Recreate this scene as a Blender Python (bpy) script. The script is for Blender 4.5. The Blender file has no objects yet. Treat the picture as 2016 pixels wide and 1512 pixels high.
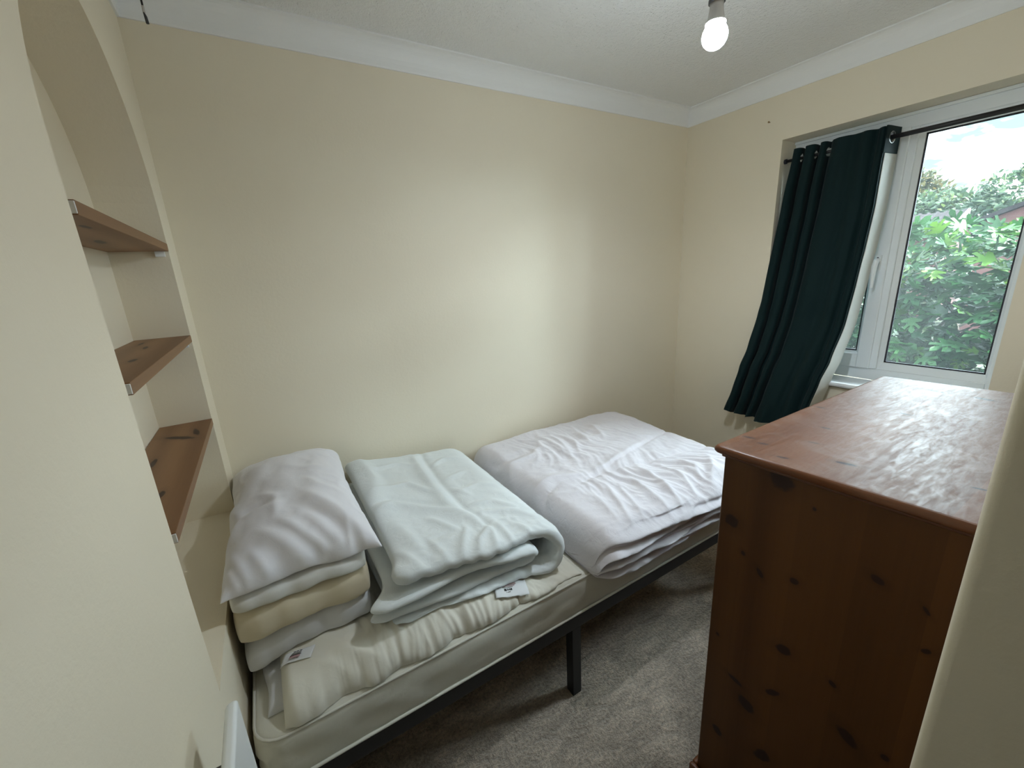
import bpy, bmesh, math, random
import numpy as np
from mathutils import Vector, Matrix, noise

S = bpy.context.scene
COL = S.collection
PI = math.pi
random.seed(7)

# ------------------------------------------------------------------ camera
LX, CEIL = 2.653, 2.392          # window wall, ceiling height
FRONT, NEARX = -1.781, 0.779     # inner face of the front wall, door opening jamb
cam_d = bpy.data.cameras.new('camera')
cam = bpy.data.objects.new('camera', cam_d)
COL.objects.link(cam)
cam_d.sensor_fit = 'HORIZONTAL'
cam_d.sensor_width = 36.0
cam_d.lens = 36.0 * 812.1 / 2016.0
cam_d.clip_start = 0.02
R = [[0.85277823, 0.49050058, 0.17938362],
     [-0.51970694, 0.83097086, 0.19847452],
     [-0.05171069, -0.26248166, 0.96355041]]     # columns: right, forward, up
right = Vector([r[0] for r in R]); fwd = Vector([r[1] for r in R]); up = Vector([r[2] for r in R])
m = Matrix.Identity(4)
for i in range(3):
    m[i][0], m[i][1], m[i][2] = right[i], up[i], -fwd[i]
m.translation = Vector((0.2058, -1.8552, 1.5097))
cam.matrix_world = m
S.camera = cam

# ------------------------------------------------------------------ colour management
S.view_settings.view_transform = 'Standard'
S.view_settings.look = 'None'
S.view_settings.gamma = 1.0
S.view_settings.use_curve_mapping = False
S.view_settings.exposure = 0.80
S.cycles.use_denoising = True
S.cycles.max_bounces = 10
S.cycles.diffuse_bounces = 6
S.cycles.transparent_max_bounces = 16
S.cycles.caustics_reflective = False
S.cycles.caustics_refractive = False
S.cycles.sample_clamp_indirect = 8.0

SKY_LOW, SKY_GLOW, SUN_E = 20.0, 54.0, 18.0
BULB_E, LAMP_W = 110.0, 12.0

# ------------------------------------------------------------------ sky: bright broken cloud, brightest around the sun's side
world = bpy.data.worlds.new('sky')
S.world = world
world.use_nodes = True
nt = world.node_tree
nt.nodes.clear()
def wn(t): return nt.nodes.new(t)
def wl(a, b): nt.links.new(a, b)
geo = wn('ShaderNodeTexCoord')
mp = wn('ShaderNodeMapping'); mp.inputs['Scale'].default_value = (3.2, 3.2, 10.0); mp.inputs['Location'].default_value = (0.9, 0.35, 0.2)
wl(geo.outputs['Generated'], mp.inputs[0])
nz = wn('ShaderNodeTexNoise'); nz.inputs['Scale'].default_value = 1.6; nz.inputs['Detail'].default_value = 5; nz.inputs['Roughness'].default_value = 0.5
wl(mp.outputs[0], nz.inputs['Vector'])
cr = wn('ShaderNodeValToRGB')
cr.color_ramp.elements[0].position = 0.44; cr.color_ramp.elements[0].color = (0.022, 0.031, 0.0335, 1)
cr.color_ramp.elements[1].position = 0.60; cr.color_ramp.elements[1].color = (0.82, 0.96, 1.06, 1)
wl(nz.outputs['Fac'], cr.inputs[0])
dot = wn('ShaderNodeVectorMath'); dot.operation = 'DOT_PRODUCT'; wl(geo.outputs['Generated'], dot.inputs[0])
dot.inputs[1].default_value = Vector((0.45, -0.72, 0.52)).normalized()
mr = wn('ShaderNodeMapRange'); mr.interpolation_type = 'SMOOTHSTEP'
mr.inputs['From Min'].default_value = 0.33; mr.inputs['From Max'].default_value = 1.20
mr.inputs['To Min'].default_value = SKY_LOW; mr.inputs['To Max'].default_value = SKY_GLOW
wl(dot.outputs['Value'], mr.inputs['Value'])
bg = wn('ShaderNodeBackground'); wl(cr.outputs[0], bg.inputs['Color']); wl(mr.outputs[0], bg.inputs['Strength'])
wo = wn('ShaderNodeOutputWorld'); wl(bg.outputs[0], wo.inputs[0])

# sun: high, almost along the facade, so it only reaches the sill and the curtain's lining
sun_d = bpy.data.lights.new('sun', 'SUN'); sun_d.energy = SUN_E; sun_d.angle = math.radians(0.6); sun_d.color = (1.0, 0.95, 0.87)
sun = bpy.data.objects.new('sun', sun_d); COL.objects.link(sun)
to_sun = Vector((0.28, -0.50, 0.82))
sun.rotation_euler = to_sun.to_track_quat('Z', 'Y').to_euler()
sun.location = (8, -8, 12)

# portal in the window opening (guides the daylight sampling, gives no light itself)
pd = bpy.data.lights.new('window_portal', 'AREA'); pd.shape = 'RECTANGLE'; pd.size = 1.25; pd.size_y = 0.92
pd.cycles.is_portal = True
po = bpy.data.objects.new('window_portal', pd); COL.objects.link(po)
po.location = (LX + 0.24, -1.022, 1.488); po.rotation_euler = (0, PI / 2, 0)

# ------------------------------------------------------------------ helpers
def tag(o, label=None, cat=None, group=None, kind=None):
    if label: o['label'] = label
    if cat: o['category'] = cat
    if group: o['group'] = group
    if kind: o['kind'] = kind
    return o

def empty(name, loc=(0, 0, 0), rz=0, **kw):
    o = bpy.data.objects.new(name, None)
    o.empty_display_size = 0.05
    o.location = loc; o.rotation_euler = (0, 0, rz)
    COL.objects.link(o)
    return tag(o, **kw)

def obj(name, bm, mat, parent=None, smooth=False, bevel=0, auto=None, **kw):
    me = bpy.data.meshes.new(name)
    bmesh.ops.recalc_face_normals(bm, faces=bm.faces)
    bm.to_mesh(me); bm.free()
    for mm in (mat if isinstance(mat, (list, tuple)) else [mat]):
        me.materials.append(mm)
    if smooth:
        for p in me.polygons: p.use_smooth = True
    o = bpy.data.objects.new(name, me)
    COL.objects.link(o)
    if parent: o.parent = parent
    if bevel:
        b = o.modifiers.new('bevel', 'BEVEL'); b.width = bevel; b.segments = 3; b.limit_method = 'ANGLE'; b.angle_limit = math.radians(40)
        for p in me.polygons: p.use_smooth = True
        w = o.modifiers.new('wn', 'WEIGHTED_NORMAL'); w.keep_sharp = True
    return tag(o, **kw)

def struct(name, bm, mat, parent=None, **kw):
    o = obj(name, bm, mat, parent, **kw)
    if not parent: o['kind'] = 'structure'
    return o

def box(bm, x0, x1, y0, y1, z0, z1):
    x0, x1 = sorted((x0, x1)); y0, y1 = sorted((y0, y1)); z0, z1 = sorted((z0, z1))
    v = [bm.verts.new(p) for p in [(x0, y0, z0), (x1, y0, z0), (x1, y1, z0), (x0, y1, z0), (x0, y0, z1), (x1, y0, z1), (x1, y1, z1), (x0, y1, z1)]]
    for f in [(3, 2, 1, 0), (4, 5, 6, 7), (0, 1, 5, 4), (1, 2, 6, 5), (2, 3, 7, 6), (3, 0, 4, 7)]:
        bm.faces.new([v[i] for i in f])
    return v

def bx(*a):
    bm = bmesh.new(); box(bm, *a); return bm

def lathe(bm, prof, n=24, origin=(0, 0, 0), axis='z', cap=True):
    """prof: (radius, height) pairs."""
    rings = []
    ox, oy, oz = origin
    for r, h in prof:
        ring = []
        for i in range(n):
            a = 2 * PI * i / n
            c, s = r * math.cos(a), r * math.sin(a)
            p = {'z': (ox + c, oy + s, oz + h), 'x': (ox + h, oy + c, oz + s), 'y': (ox + c, oy + h, oz + s)}[axis]
            ring.append(bm.verts.new(p))
        rings.append(ring)
    for a, b in zip(rings, rings[1:]):
        for i in range(n):
            j = (i + 1) % n
            bm.faces.new((a[i], a[j], b[j], b[i]))
    if cap:
        if prof[0][0] > 1e-6: bm.faces.new(rings[0])
        if prof[-1][0] > 1e-6: bm.faces.new(rings[-1])
    return rings

def tube(bm, pts, r, n=8, cap=True):
    rings = []
    pts = [Vector(p) for p in pts]
    ref = None
    for i, p in enumerate(pts):
        d = (pts[min(i + 1, len(pts) - 1)] - pts[max(i - 1, 0)]).normalized()
        if ref is None:
            ref = Vector((0, 0, 1)) if abs(d.z) < 0.9 else Vector((1, 0, 0))
        u = d.cross(ref).normalized(); w = u.cross(d).normalized()
        ref = w
        rad = r[i] if isinstance(r, (list, tuple)) else r
        rings.append([bm.verts.new(p + (u * math.cos(2 * PI * k / n) + w * math.sin(2 * PI * k / n)) * rad) for k in range(n)])
    for a, b in zip(rings, rings[1:]):
        for k in range(n):
            bm.faces.new((a[k], a[(k + 1) % n], b[(k + 1) % n], b[k]))
    if cap:
        bm.faces.new(rings[0]); bm.faces.new(rings[-1])

def prism(bm, poly, axis, a, b):
    """extrude a 2-D polygon along an axis; poly holds the other two coords in x,y,z order."""
    def P(q, t):
        return {'x': (t, q[0], q[1]), 'y': (q[0], t, q[1]), 'z': (q[0], q[1], t)}[axis]
    A = [bm.verts.new(P(q, a)) for q in poly]; B = [bm.verts.new(P(q, b)) for q in poly]
    n = len(poly)
    for i in range(n):
        bm.faces.new((A[i], A[(i + 1) % n], B[(i + 1) % n], B[i]))
    bm.faces.new(A); bm.faces.new(B)

# ------------------------------------------------------------------ materials
def mat(name):
    m = bpy.data.materials.new(name); m.use_nodes = True
    n = m.node_tree.nodes; n.clear()
    out = n.new('ShaderNodeOutputMaterial'); b = n.new('ShaderNodeBsdfPrincipled')
    m.node_tree.links.new(b.outputs[0], out.inputs[0])
    return m, m.node_tree, b

def setin(b, **kw):
    for k, v in kw.items():
        k = {'color': 'Base Color', 'rough': 'Roughness', 'metal': 'Metallic', 'spec': 'Specular IOR Level', 'sheen': 'Sheen Weight', 'coat': 'Coat Weight'}[k]
        b.inputs[k].default_value = (*v, 1) if isinstance(v, tuple) and len(v) == 3 else v

def coords(t, scale=(1, 1, 1), kind='Object'):
    tc = t.nodes.new('ShaderNodeTexCoord'); mp = t.nodes.new('ShaderNodeMapping'); mp.inputs['Scale'].default_value = scale
    t.links.new(tc.outputs[kind], mp.inputs[0]); return mp.outputs[0]

def tnoise(t, vec, scale, detail=3, rough=0.5, dist=0.0):
    n = t.nodes.new('ShaderNodeTexNoise'); n.inputs['Scale'].default_value = scale; n.inputs['Detail'].default_value = detail
    n.inputs['Roughness'].default_value = rough; n.inputs['Distortion'].default_value = dist
    t.links.new(vec, n.inputs['Vector']); return n.outputs['Fac']

def ramp(t, fac, stops):
    r = t.nodes.new('ShaderNodeValToRGB'); el = r.color_ramp.elements
    while len(el) < len(stops): el.new(0.5)
    for e, (p, c) in zip(el, stops): e.position = p; e.color = (*c, 1) if len(c) == 3 else c
    t.links.new(fac, r.inputs[0]); return r.outputs[0]

def bump(t, b, h, strength=0.3, dist=0.01, prev=None):
    n = t.nodes.new('ShaderNodeBump'); n.inputs['Strength'].default_value = strength; n.inputs['Distance'].default_value = dist
    t.links.new(h, n.inputs['Height'])
    if prev is not None: t.links.new(prev, n.inputs['Normal'])
    t.links.new(n.outputs[0], b.inputs['Normal']); return n.outputs[0]

def mth(t, op, a, b=None, clamp=False):
    n = t.nodes.new('ShaderNodeMath'); n.operation = op; n.use_clamp = clamp
    for i, v in enumerate((a, b)):
        if v is None: continue
        if isinstance(v, (int, float)): n.inputs[i].default_value = v
        else: t.links.new(v, n.inputs[i])
    return n.outputs[0]

def mixc(t, fac, a, b, mode='MIX'):
    n = t.nodes.new('ShaderNodeMix'); n.data_type = 'RGBA'; n.blend_type = mode
    for s, v in ((0, fac), (6, a), (7, b)):
        if isinstance(v, (int, float)): n.inputs[s].default_value = v
        elif isinstance(v, tuple): n.inputs[s].default_value = (*v, 1) if len(v) == 3 else v
        else: t.links.new(v, n.inputs[s])
    return n.outputs[2]

def plain(name, color, rough=0.5, metal=0.0, nscale=0, nstr=0.1, ndist=0.002, spec=0.5):
    m, t, b = mat(name); setin(b, color=color, rough=rough, metal=metal, spec=spec)
    if nscale:
        bump(t, b, tnoise(t, coords(t), nscale, 4), nstr, ndist)
    return m

def paint(name, color, stipple=90, st=0.25):
    m, t, b = mat(name)
    v = coords(t)
    c = ramp(t, tnoise(t, v, 1.3, 4), [(0.3, tuple(x * 0.965 for x in color)), (0.7, color)])
    t.links.new(c, b.inputs['Base Color']); setin(b, rough=0.62, spec=0.35)
    n1 = bump(t, b, tnoise(t, v, stipple, 3, 0.6), st, 0.002)
    bump(t, b, tnoise(t, v, 5, 2), 0.12, 0.02, n1)
    return m

M = {}
M['cream'] = paint('cream_wall_paint', (0.83, 0.755, 0.605))
M['cream_trim'] = plain('cream_gloss_paint', (0.80, 0.75, 0.63), 0.35)
M['white_paint'] = plain('white_paint', (0.86, 0.87, 0.87), 0.5, 0, 60, 0.1)
M['white_gloss'] = plain('white_enamel', (0.80, 0.83, 0.85), 0.3)
M['upvc'] = plain('white_upvc', (0.82, 0.86, 0.88), 0.28)
M['rubber'] = plain('black_gasket', (0.02, 0.02, 0.03), 0.6)
M['black_metal'] = plain('black_powder_coat', (0.012, 0.012, 0.014), 0.45, 0, 400, 0.05)
M['dark_plastic'] = plain('dark_grey_plastic', (0.05, 0.052, 0.055), 0.5)
M['steel'] = plain('brushed_steel', (0.6, 0.58, 0.55), 0.35, 1.0)
M['brass'] = plain('dull_brass', (0.3, 0.22, 0.12), 0.45, 1.0)
M['grey_plastic'] = plain('aged_white_plastic', (0.50, 0.48, 0.46), 0.5)

def ceiling_mat():
    m, t, b = mat('artex_ceiling'); setin(b, color=(0.87, 0.88, 0.88), rough=0.7, spec=0.3)
    v = coords(t)
    n1 = bump(t, b, tnoise(t, v, 70, 4, 0.65), 0.9, 0.008)
    vo = t.nodes.new('ShaderNodeTexVoronoi'); vo.inputs['Scale'].default_value = 95; t.links.new(v, vo.inputs['Vector'])
    h = ramp(t, vo.outputs['Distance'], [(0.0, (1, 1, 1)), (0.28, (0, 0, 0))])
    bump(t, b, h, 0.6, 0.005, n1)
    return m
M['ceiling'] = ceiling_mat()

def carpet_mat():
    m, t, b = mat('plush_carpet'); v = coords(t)
    big = tnoise(t, v, 3.4, 4, 0.6, 0.6)
    track = tnoise(t, coords(t, (1.0, 2.6, 1)), 9, 4, 0.6, 0.9)
    tuft = tnoise(t, v, 95, 3, 0.65, 0.4)
    fibre = tnoise(t, coords(t, (1.0, 1.9, 1)), 330, 2, 0.7)
    def mr_(f, a, b_, lo, hi):
        n = t.nodes.new('ShaderNodeMapRange'); n.inputs['From Min'].default_value = a; n.inputs['From Max'].default_value = b_; n.inputs['To Min'].default_value = lo; n.inputs['To Max'].default_value = hi
        t.links.new(f, n.inputs['Value']); return n.outputs[0]
    k = mth(t, 'MULTIPLY', mth(t, 'MULTIPLY', mr_(big, 0.3, 0.7, 0.72, 1.22), mr_(track, 0.3, 0.7, 0.72, 1.25)), mth(t, 'MULTIPLY', mr_(tuft, 0.3, 0.7, 0.62, 1.30), mr_(fibre, 0.3, 0.7, 0.60, 1.35)))
    hs = t.nodes.new('ShaderNodeHueSaturation'); hs.inputs['Color'].default_value = (0.48, 0.395, 0.308, 1); t.links.new(k, hs.inputs['Value'])
    t.links.new(hs.outputs[0], b.inputs['Base Color']); setin(b, rough=0.95, spec=0.05, sheen=0.3)
    n1 = bump(t, b, fibre, 0.6, 0.006)
    n2 = bump(t, b, tuft, 0.9, 0.014, n1)
    bump(t, b, track, 0.7, 0.03, n2)
    return m
M['carpet'] = carpet_mat()

def pine(name, axis='x', base=((0.50, 0.215, 0.065), (0.36, 0.135, 0.035)), rough=0.35, knots=(), plane='yz', wear=0.0, scale=1.0, coat=0.0, spec=0.5, boards=None):
    """varnished knotty pine; grain runs along axis; knots = (a, b, ra, rb, angle) on the face plane in object space."""
    m, t, b = mat(name)
    tc = t.nodes.new('ShaderNodeTexCoord'); P = tc.outputs['Object']
    sc = {'x': (0.8, 9, 9), 'y': (9, 0.8, 9), 'z': (9, 9, 0.8)}[axis]
    sc = tuple(q * scale for q in sc)
    mp = t.nodes.new('ShaderNodeMapping'); mp.inputs['Scale'].default_value = sc; t.links.new(P, mp.inputs[0])
    g1 = tnoise(t, mp.outputs[0], 1.6, 4, 0.55, 0.4)
    w = t.nodes.new('ShaderNodeTexWave'); w.wave_type = 'RINGS'; w.rings_direction = axis.upper(); w.inputs['Scale'].default_value = 0.55
    w.inputs['Distortion'].default_value = 6; w.inputs['Detail'].default_value = 2; w.inputs['Detail Scale'].default_value = 0.7
    t.links.new(mp.outputs[0], w.inputs['Vector'])
    fine = t.nodes.new('ShaderNodeMapping'); fine.inputs['Scale'].default_value = tuple(q * 8 if q > 2 else q * 3 for q in sc); t.links.new(P, fine.inputs[0])
    g2 = tnoise(t, fine.outputs[0], 2.0, 3, 0.6)
    f = mth(t, 'ADD', mth(t, 'MULTIPLY', w.outputs['Fac'], 0.38), mth(t, 'ADD', mth(t, 'MULTIPLY', g1, 0.42), mth(t, 'MULTIPLY', g2, 0.22)))
    col = ramp(t, f, [(0.28, base[0]), (0.78, base[1])])
    if boards:
        sb = t.nodes.new('ShaderNodeSeparateXYZ'); t.links.new(P, sb.inputs[0])
        wq = t.nodes.new('ShaderNodeTexWhiteNoise'); wq.noise_dimensions = '1D'
        t.links.new(mth(t, 'FLOOR', mth(t, 'MULTIPLY', mth(t, 'ADD', sb.outputs[boards], 5.0), 9.5)), wq.inputs['W'])
        bw = t.nodes.new('ShaderNodeMapRange'); bw.inputs['To Min'].default_value = 0.72; bw.inputs['To Max'].default_value = 1.22; t.links.new(wq.outputs['Value'], bw.inputs['Value'])
        hs = t.nodes.new('ShaderNodeHueSaturation'); t.links.new(bw.outputs[0], hs.inputs['Value']); t.links.new(col, hs.inputs['Color']); col = hs.outputs[0]
    if knots:
        sp = t.nodes.new('ShaderNodeSeparateXYZ'); t.links.new(P, sp.inputs[0])
        wob = tnoise(t, P, 45, 2)
        oa, ob = {'yz': ('Y', 'Z'), 'xy': ('X', 'Y'), 'xz': ('X', 'Z')}[plane]
        core = halo = None
        for (ka, kb, ra, rb, an) in knots:
            da = mth(t, 'SUBTRACT', sp.outputs[oa], ka); db = mth(t, 'SUBTRACT', sp.outputs[ob], kb)
            ca, sa = math.cos(an), math.sin(an)
            u = mth(t, 'DIVIDE', mth(t, 'ADD', mth(t, 'MULTIPLY', da, ca), mth(t, 'MULTIPLY', db, sa)), ra)
            q = mth(t, 'DIVIDE', mth(t, 'SUBTRACT', mth(t, 'MULTIPLY', db, ca), mth(t, 'MULTIPLY', da, sa)), rb)
            d = mth(t, 'SQRT', mth(t, 'ADD', mth(t, 'MULTIPLY', u, u), mth(t, 'MULTIPLY', q, q)))
            d = mth(t, 'ADD', d, mth(t, 'MULTIPLY', mth(t, 'SUBTRACT', wob, 0.5), 0.9))
            c = mth(t, 'SUBTRACT', 1.10, d, True)
            core = c if core is None else mth(t, 'MAXIMUM', core, c)
            h = mth(t, 'DIVIDE', mth(t, 'SUBTRACT', 2.6, d), 2.6, True)
            halo = h if halo is None else mth(t, 'MAXIMUM', halo, h)
        col = mixc(t, mth(t, 'MULTIPLY', halo, 0.45), col, tuple(q * 0.45 for q in base[1]))
        col = mixc(t, mth(t, 'MINIMUM', mth(t, 'MULTIPLY', core, 2.6), 0.85), col, (0.022, 0.007, 0.005))
    if wear:
        wn_ = tnoise(t, P, 9, 5, 0.65, 1.5)
        col = mixc(t, mth(t, 'MULTIPLY', ramp_f(t, wn_, 0.45, 0.7), wear), col, tuple(min(1, q * 0.6 + 0.13) for q in base[0]))
        scr = t.nodes.new('ShaderNodeMapping'); scr.inputs['Scale'].default_value = (9, 48, 9); scr.inputs['Rotation'].default_value = (0, 0, 0.9); t.links.new(P, scr.inputs[0])
        sn = tnoise(t, scr.outputs[0], 2.2, 5, 0.7, 0.7)
        rr = t.nodes.new('ShaderNodeMapRange'); rr.inputs['From Min'].default_value = 0.35; rr.inputs['From Max'].default_value = 0.7
        rr.inputs['To Min'].default_value = rough + 0.06; rr.inputs['To Max'].default_value = rough + 0.26
        t.links.new(sn, rr.inputs['Value']); t.links.new(rr.outputs[0], b.inputs['Roughness'])
        bump(t, b, sn, 0.05, 0.0008)
    else:
        setin(b, rough=rough)
        bump(t, b, g2, 0.12, 0.0015)
    t.links.new(col, b.inputs['Base Color'])
    setin(b, coat=coat, spec=spec)
    return m

def ramp_f(t, fac, a, b_):
    n = t.nodes.new('ShaderNodeMapRange'); n.interpolation_type = 'SMOOTHSTEP'
    n.inputs['From Min'].default_value = a; n.inputs['From Max'].default_value = b_
    t.links.new(fac, n.inputs['Value']); return n.outputs[0]

def fabric(name, color, rough=0.85, weave=900, st=0.06, crease=0.0, translucent=0.0, sheen=0.15, stain=None):
    m, t, b = mat(name); v = coords(t)
    c = ramp(t, tnoise(t, v, 6, 4), [(0.3, tuple(q * 0.965 for q in color)), (0.7, color)])
    if stain:
        c = mixc(t, mth(t, 'MULTIPLY', ramp_f(t, tnoise(t, v, 4.2, 4, 0.6, 0.8), 0.5, 0.72), stain[1]), c, stain[0])
    t.links.new(c, b.inputs['Base Color']); setin(b, rough=rough, sheen=sheen, spec=0.2)
    nn = bump(t, b, tnoise(t, v, weave, 2), st, 0.001)
    if crease:
        bump(t, b, tnoise(t, v, 34, 4, 0.55, 1.2), crease, 0.006, nn)
    if translucent:
        tr = t.nodes.new('ShaderNodeBsdfTranslucent'); t.links.new(c, tr.inputs['Color'])
        mx = t.nodes.new('ShaderNodeMixShader'); mx.inputs[0].default_value = translucent
        out = [n for n in t.nodes if n.type == 'OUTPUT_MATERIAL'][0]
        t.links.new(b.outputs[0], mx.inputs[1]); t.links.new(tr.outputs[0], mx.inputs[2]); t.links.new(mx.outputs[0], out.inputs[0])
    return m
M['white_cotton'] = fabric('white_cotton', (0.80, 0.79, 0.83), crease=0.12)
M['offwhite_cotton'] = fabric('off_white_cotton', (0.70, 0.69, 0.66), crease=0.10, stain=((0.62, 0.56, 0.44), 0.5))
M['cream_cotton'] = fabric('aged_cream_cotton', (0.66, 0.58, 0.43), crease=0.08, stain=((0.55, 0.46, 0.31), 0.5))
M['grey_cotton'] = fabric('greyish_cotton', (0.64, 0.64, 0.65), crease=0.10)
M['duvet_blue'] = fabric('cool_white_microfibre', (0.76, 0.80, 0.81), crease=0.30)
M['duvet_lilac'] = fabric('warm_white_cotton', (0.71, 0.680, 0.715), crease=0.30)
M['topper'] = fabric('cream_protector', (0.74, 0.71, 0.62), crease=0.12)
M['mattress'] = fabric('cream_mattress_ticking', (0.68, 0.66, 0.58), crease=0.10, stain=((0.58, 0.54, 0.45), 0.5))
M['piping'] = fabric('mattress_piping', (0.68, 0.66, 0.585))
M['curtain'] = fabric('dark_green_polyester', (0.0022, 0.016, 0.018), rough=0.75, weave=700, st=0.10, translucent=0.05, sheen=0.05)
M['lining'] = fabric('white_lining', (0.80, 0.80, 0.76), translucent=0.35)
M['label'] = plain('white_satin_label', (0.74, 0.75, 0.76), 0.5)
M['ink'] = plain('black_ink', (0.02, 0.02, 0.02), 0.6)
M['ink_grey'] = plain('grey_ink', (0.22, 0.22, 0.20), 0.6)
M['ink_pink'] = plain('faded_red_ink', (0.42, 0.27, 0.28), 0.6)

def glass_mat():
    m = bpy.data.materials.new('window_glass'); m.use_nodes = True
    t = m.node_tree; t.nodes.clear()
    N = t.nodes.new
    out = N('ShaderNodeOutputMaterial'); tr = N('ShaderNodeBsdfTransparent'); gl = N('ShaderNodeBsdfGlossy'); film = N('ShaderNodeBsdfTranslucent')
    tr.inputs['Color'].default_value = (0.95, 0.985, 0.98, 1); gl.inputs['Roughness'].default_value = 0.02; film.inputs['Color'].default_value = (0.85, 0.93, 0.95, 1)
    fr = N('ShaderNodeFresnel'); fr.inputs['IOR'].default_value = 1.25
    m0 = N('ShaderNodeMixShader'); m0.inputs[0].default_value = GLASS_FILM
    t.links.new(tr.outputs[0], m0.inputs[1]); t.links.new(film.outputs[0], m0.inputs[2])
    mx = N('ShaderNodeMixShader')
    t.links.new(fr.outputs[0], mx.inputs[0]); t.links.new(m0.outputs[0], mx.inputs[1]); t.links.new(gl.outputs[0], mx.inputs[2]); t.links.new(mx.outputs[0], out.inputs[0])
    return m
GLASS_FILM = 0.011
M['glass'] = glass_mat()

def emit(name, color, strength):
    m, t, b = mat(name); setin(b, color=(0.9, 0.9, 0.9), rough=0.3)
    b.inputs['Emission Color'].default_value = (*color, 1); b.inputs['Emission Strength'].default_value = strength
    return m
M['bulb'] = emit('lit_bulb_globe', (0.89, 1.0, 1.09), BULB_E)

# ------------------------------------------------------------------ room shell
WT = 0.28
NZ0 = 0.724
NY0, NY1, NBX = -0.980, -0.166, -0.142       # niche near / far side, back
BACKY = -2.75                                 # end of the landing behind the camera
def wall_left():
    bm = bmesh.new()
    cy, hw = (NY0 + NY1) / 2, (NY1 - NY0) / 2
    zc, rh = 1.715, 0.395
    N = 28
    ys = [cy - hw * math.cos(PI * i / N) for i in range(N + 1)]
    zt = [zc + rh * math.sin(PI * i / N) for i in range(N + 1)]
    V = bm.verts.new
    F = lambda *p: bm.faces.new([V(q) for q in p])
    Z1 = CEIL + 0.1
    F((0, BACKY, -0.1), (0, NY0, -0.1), (0, NY0, Z1), (0, BACKY, Z1))
    F((0, NY1, -0.1), (0, 0.12, -0.1), (0, 0.12, Z1), (0, NY1, Z1))
    for i in range(N):
        F((0, ys[i], zt[i]), (0, ys[i + 1], zt[i + 1]), (0, ys[i + 1], Z1), (0, ys[i], Z1))
        F((0, ys[i], zt[i]), (NBX, ys[i], zt[i]), (NBX, ys[i + 1], zt[i + 1]), (0, ys[i + 1], zt[i + 1]))
        F((NBX, ys[i], NZ0), (NBX, ys[i + 1], NZ0), (NBX, ys[i + 1], zt[i + 1]), (NBX, ys[i], zt[i]))
        F((0, ys[i], -0.1), (0, ys[i + 1], -0.1), (0, ys[i + 1], NZ0), (0, ys[i], NZ0))
        F((NBX, ys[i], NZ0), (NBX, ys[i + 1], NZ0), (0, ys[i + 1], NZ0), (0, ys[i], NZ0))
    for y in (NY0, NY1):
        F((0, y, NZ0), (NBX, y, NZ0), (NBX, y, zc), (0, y, zc))
    # outer skin
    F((-WT, BACKY, -0.1), (-WT, 0.12, -0.1), (-WT, 0.12, Z1), (-WT, BACKY, Z1))
    F((-WT, BACKY, Z1), (-WT, 0.12, Z1), (0, 0.12, Z1), (0, BACKY, Z1))
    bmesh.ops.remove_doubles(bm, verts=bm.verts, dist=0.0005)
    return struct('wall_left', bm, M['cream'])
wall_left()
struct('wall_back', bx(-WT, LX + WT, 0, 0.14, -0.1, CEIL + 0.1), M['cream'])
WY0, WY1, WZ0, WZ1 = -1.476, -0.569, 0.872, 2.089
bm = bmesh.new()
box(bm, LX, LX + WT, WY1, 0.14, -0.1, CEIL + 0.1)
box(bm, LX, LX + WT, FRONT - 0.12, WY0, -0.1, CEIL + 0.1)
box(bm, LX, LX + WT, WY0, WY1, -0.1, WZ0 - 0.02)
box(bm, LX, LX + WT, WY0, WY1, WZ1, CEIL + 0.1)
struct('wall_right', bm, M['cream'])
def wall_front():
    bm = bmesh.new()      # L-shaped return with a softly rounded plaster arris at the opening
    r = 0.012
    poly = [(LX, FRONT), (NEARX + r, FRONT)]
    for i in range(1, 16):
        a = PI / 2 + i * PI / 2 / 16
        poly.append((NEARX + r + r * math.cos(a), FRONT - r + r * math.sin(a)))
    poly += [(NEARX, FRONT - r), (NEARX, BACKY), (NEARX + 0.12, BACKY), (NEARX + 0.12, FRONT - 0.12), (LX, FRONT - 0.12)]
    prism(bm, poly, 'z', -0.1, CEIL + 0.1)
    o = struct('wall_front', bm, M['cream'])
wall_front()
struct('wall_landing', bx(-WT, NEARX + 0.12, BACKY - 0.12, BACKY, -0.1, CEIL + 0.1), M['cream'])
def added_landing_door():
    d = empty('added_door_1', (0.39, BACKY, 0), kind='structure')  # unseen door, added dark so the landing end returns less stray light
    dm = plain('light_absorbing_door', (0.035, 0.020, 0.012), 0.4)
    obj('leaf', bx(-0.36, 0.36, 0.001, 0.040, 0.005, 2.02), dm, d, bevel=0.003)
    bm = bmesh.new()
    for z0, z1 in ((0.20, 0.90), (1.05, 1.85)):
        box(bm, -0.27, -0.04, 0.040, 0.046, z0, z1); box(bm, 0.04, 0.27, 0.040, 0.046, z0, z1)
    obj('raised_panels', bm, dm, d, bevel=0.004)
    bm = bmesh.new(); tube(bm, [(-0.31, 0.04, 1.0), (-0.31, 0.085, 1.0), (-0.22, 0.09, 1.0)], 0.009, 10); obj('door_handle', bm, M['steel'], d, True)
added_landing_door()
# unseen dark leaf added behind the camera to cut light bouncing onto the jamb
struct('added_door_2', bx(0.022, 0.060, -2.66, -1.925, 0.005, 2.02), plain('light_absorbing_leaf', (0.035, 0.020, 0.012), 0.4), bevel=0.003)
struct('floor', bx(-WT, LX + WT, BACKY - 0.12, 0.14, -0.08, 0.0), M['carpet'])
struct('ceiling', bx(-WT, LX + WT, BACKY - 0.12, 0.14, CEIL, CEIL + 0.12), M['ceiling'])

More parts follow.
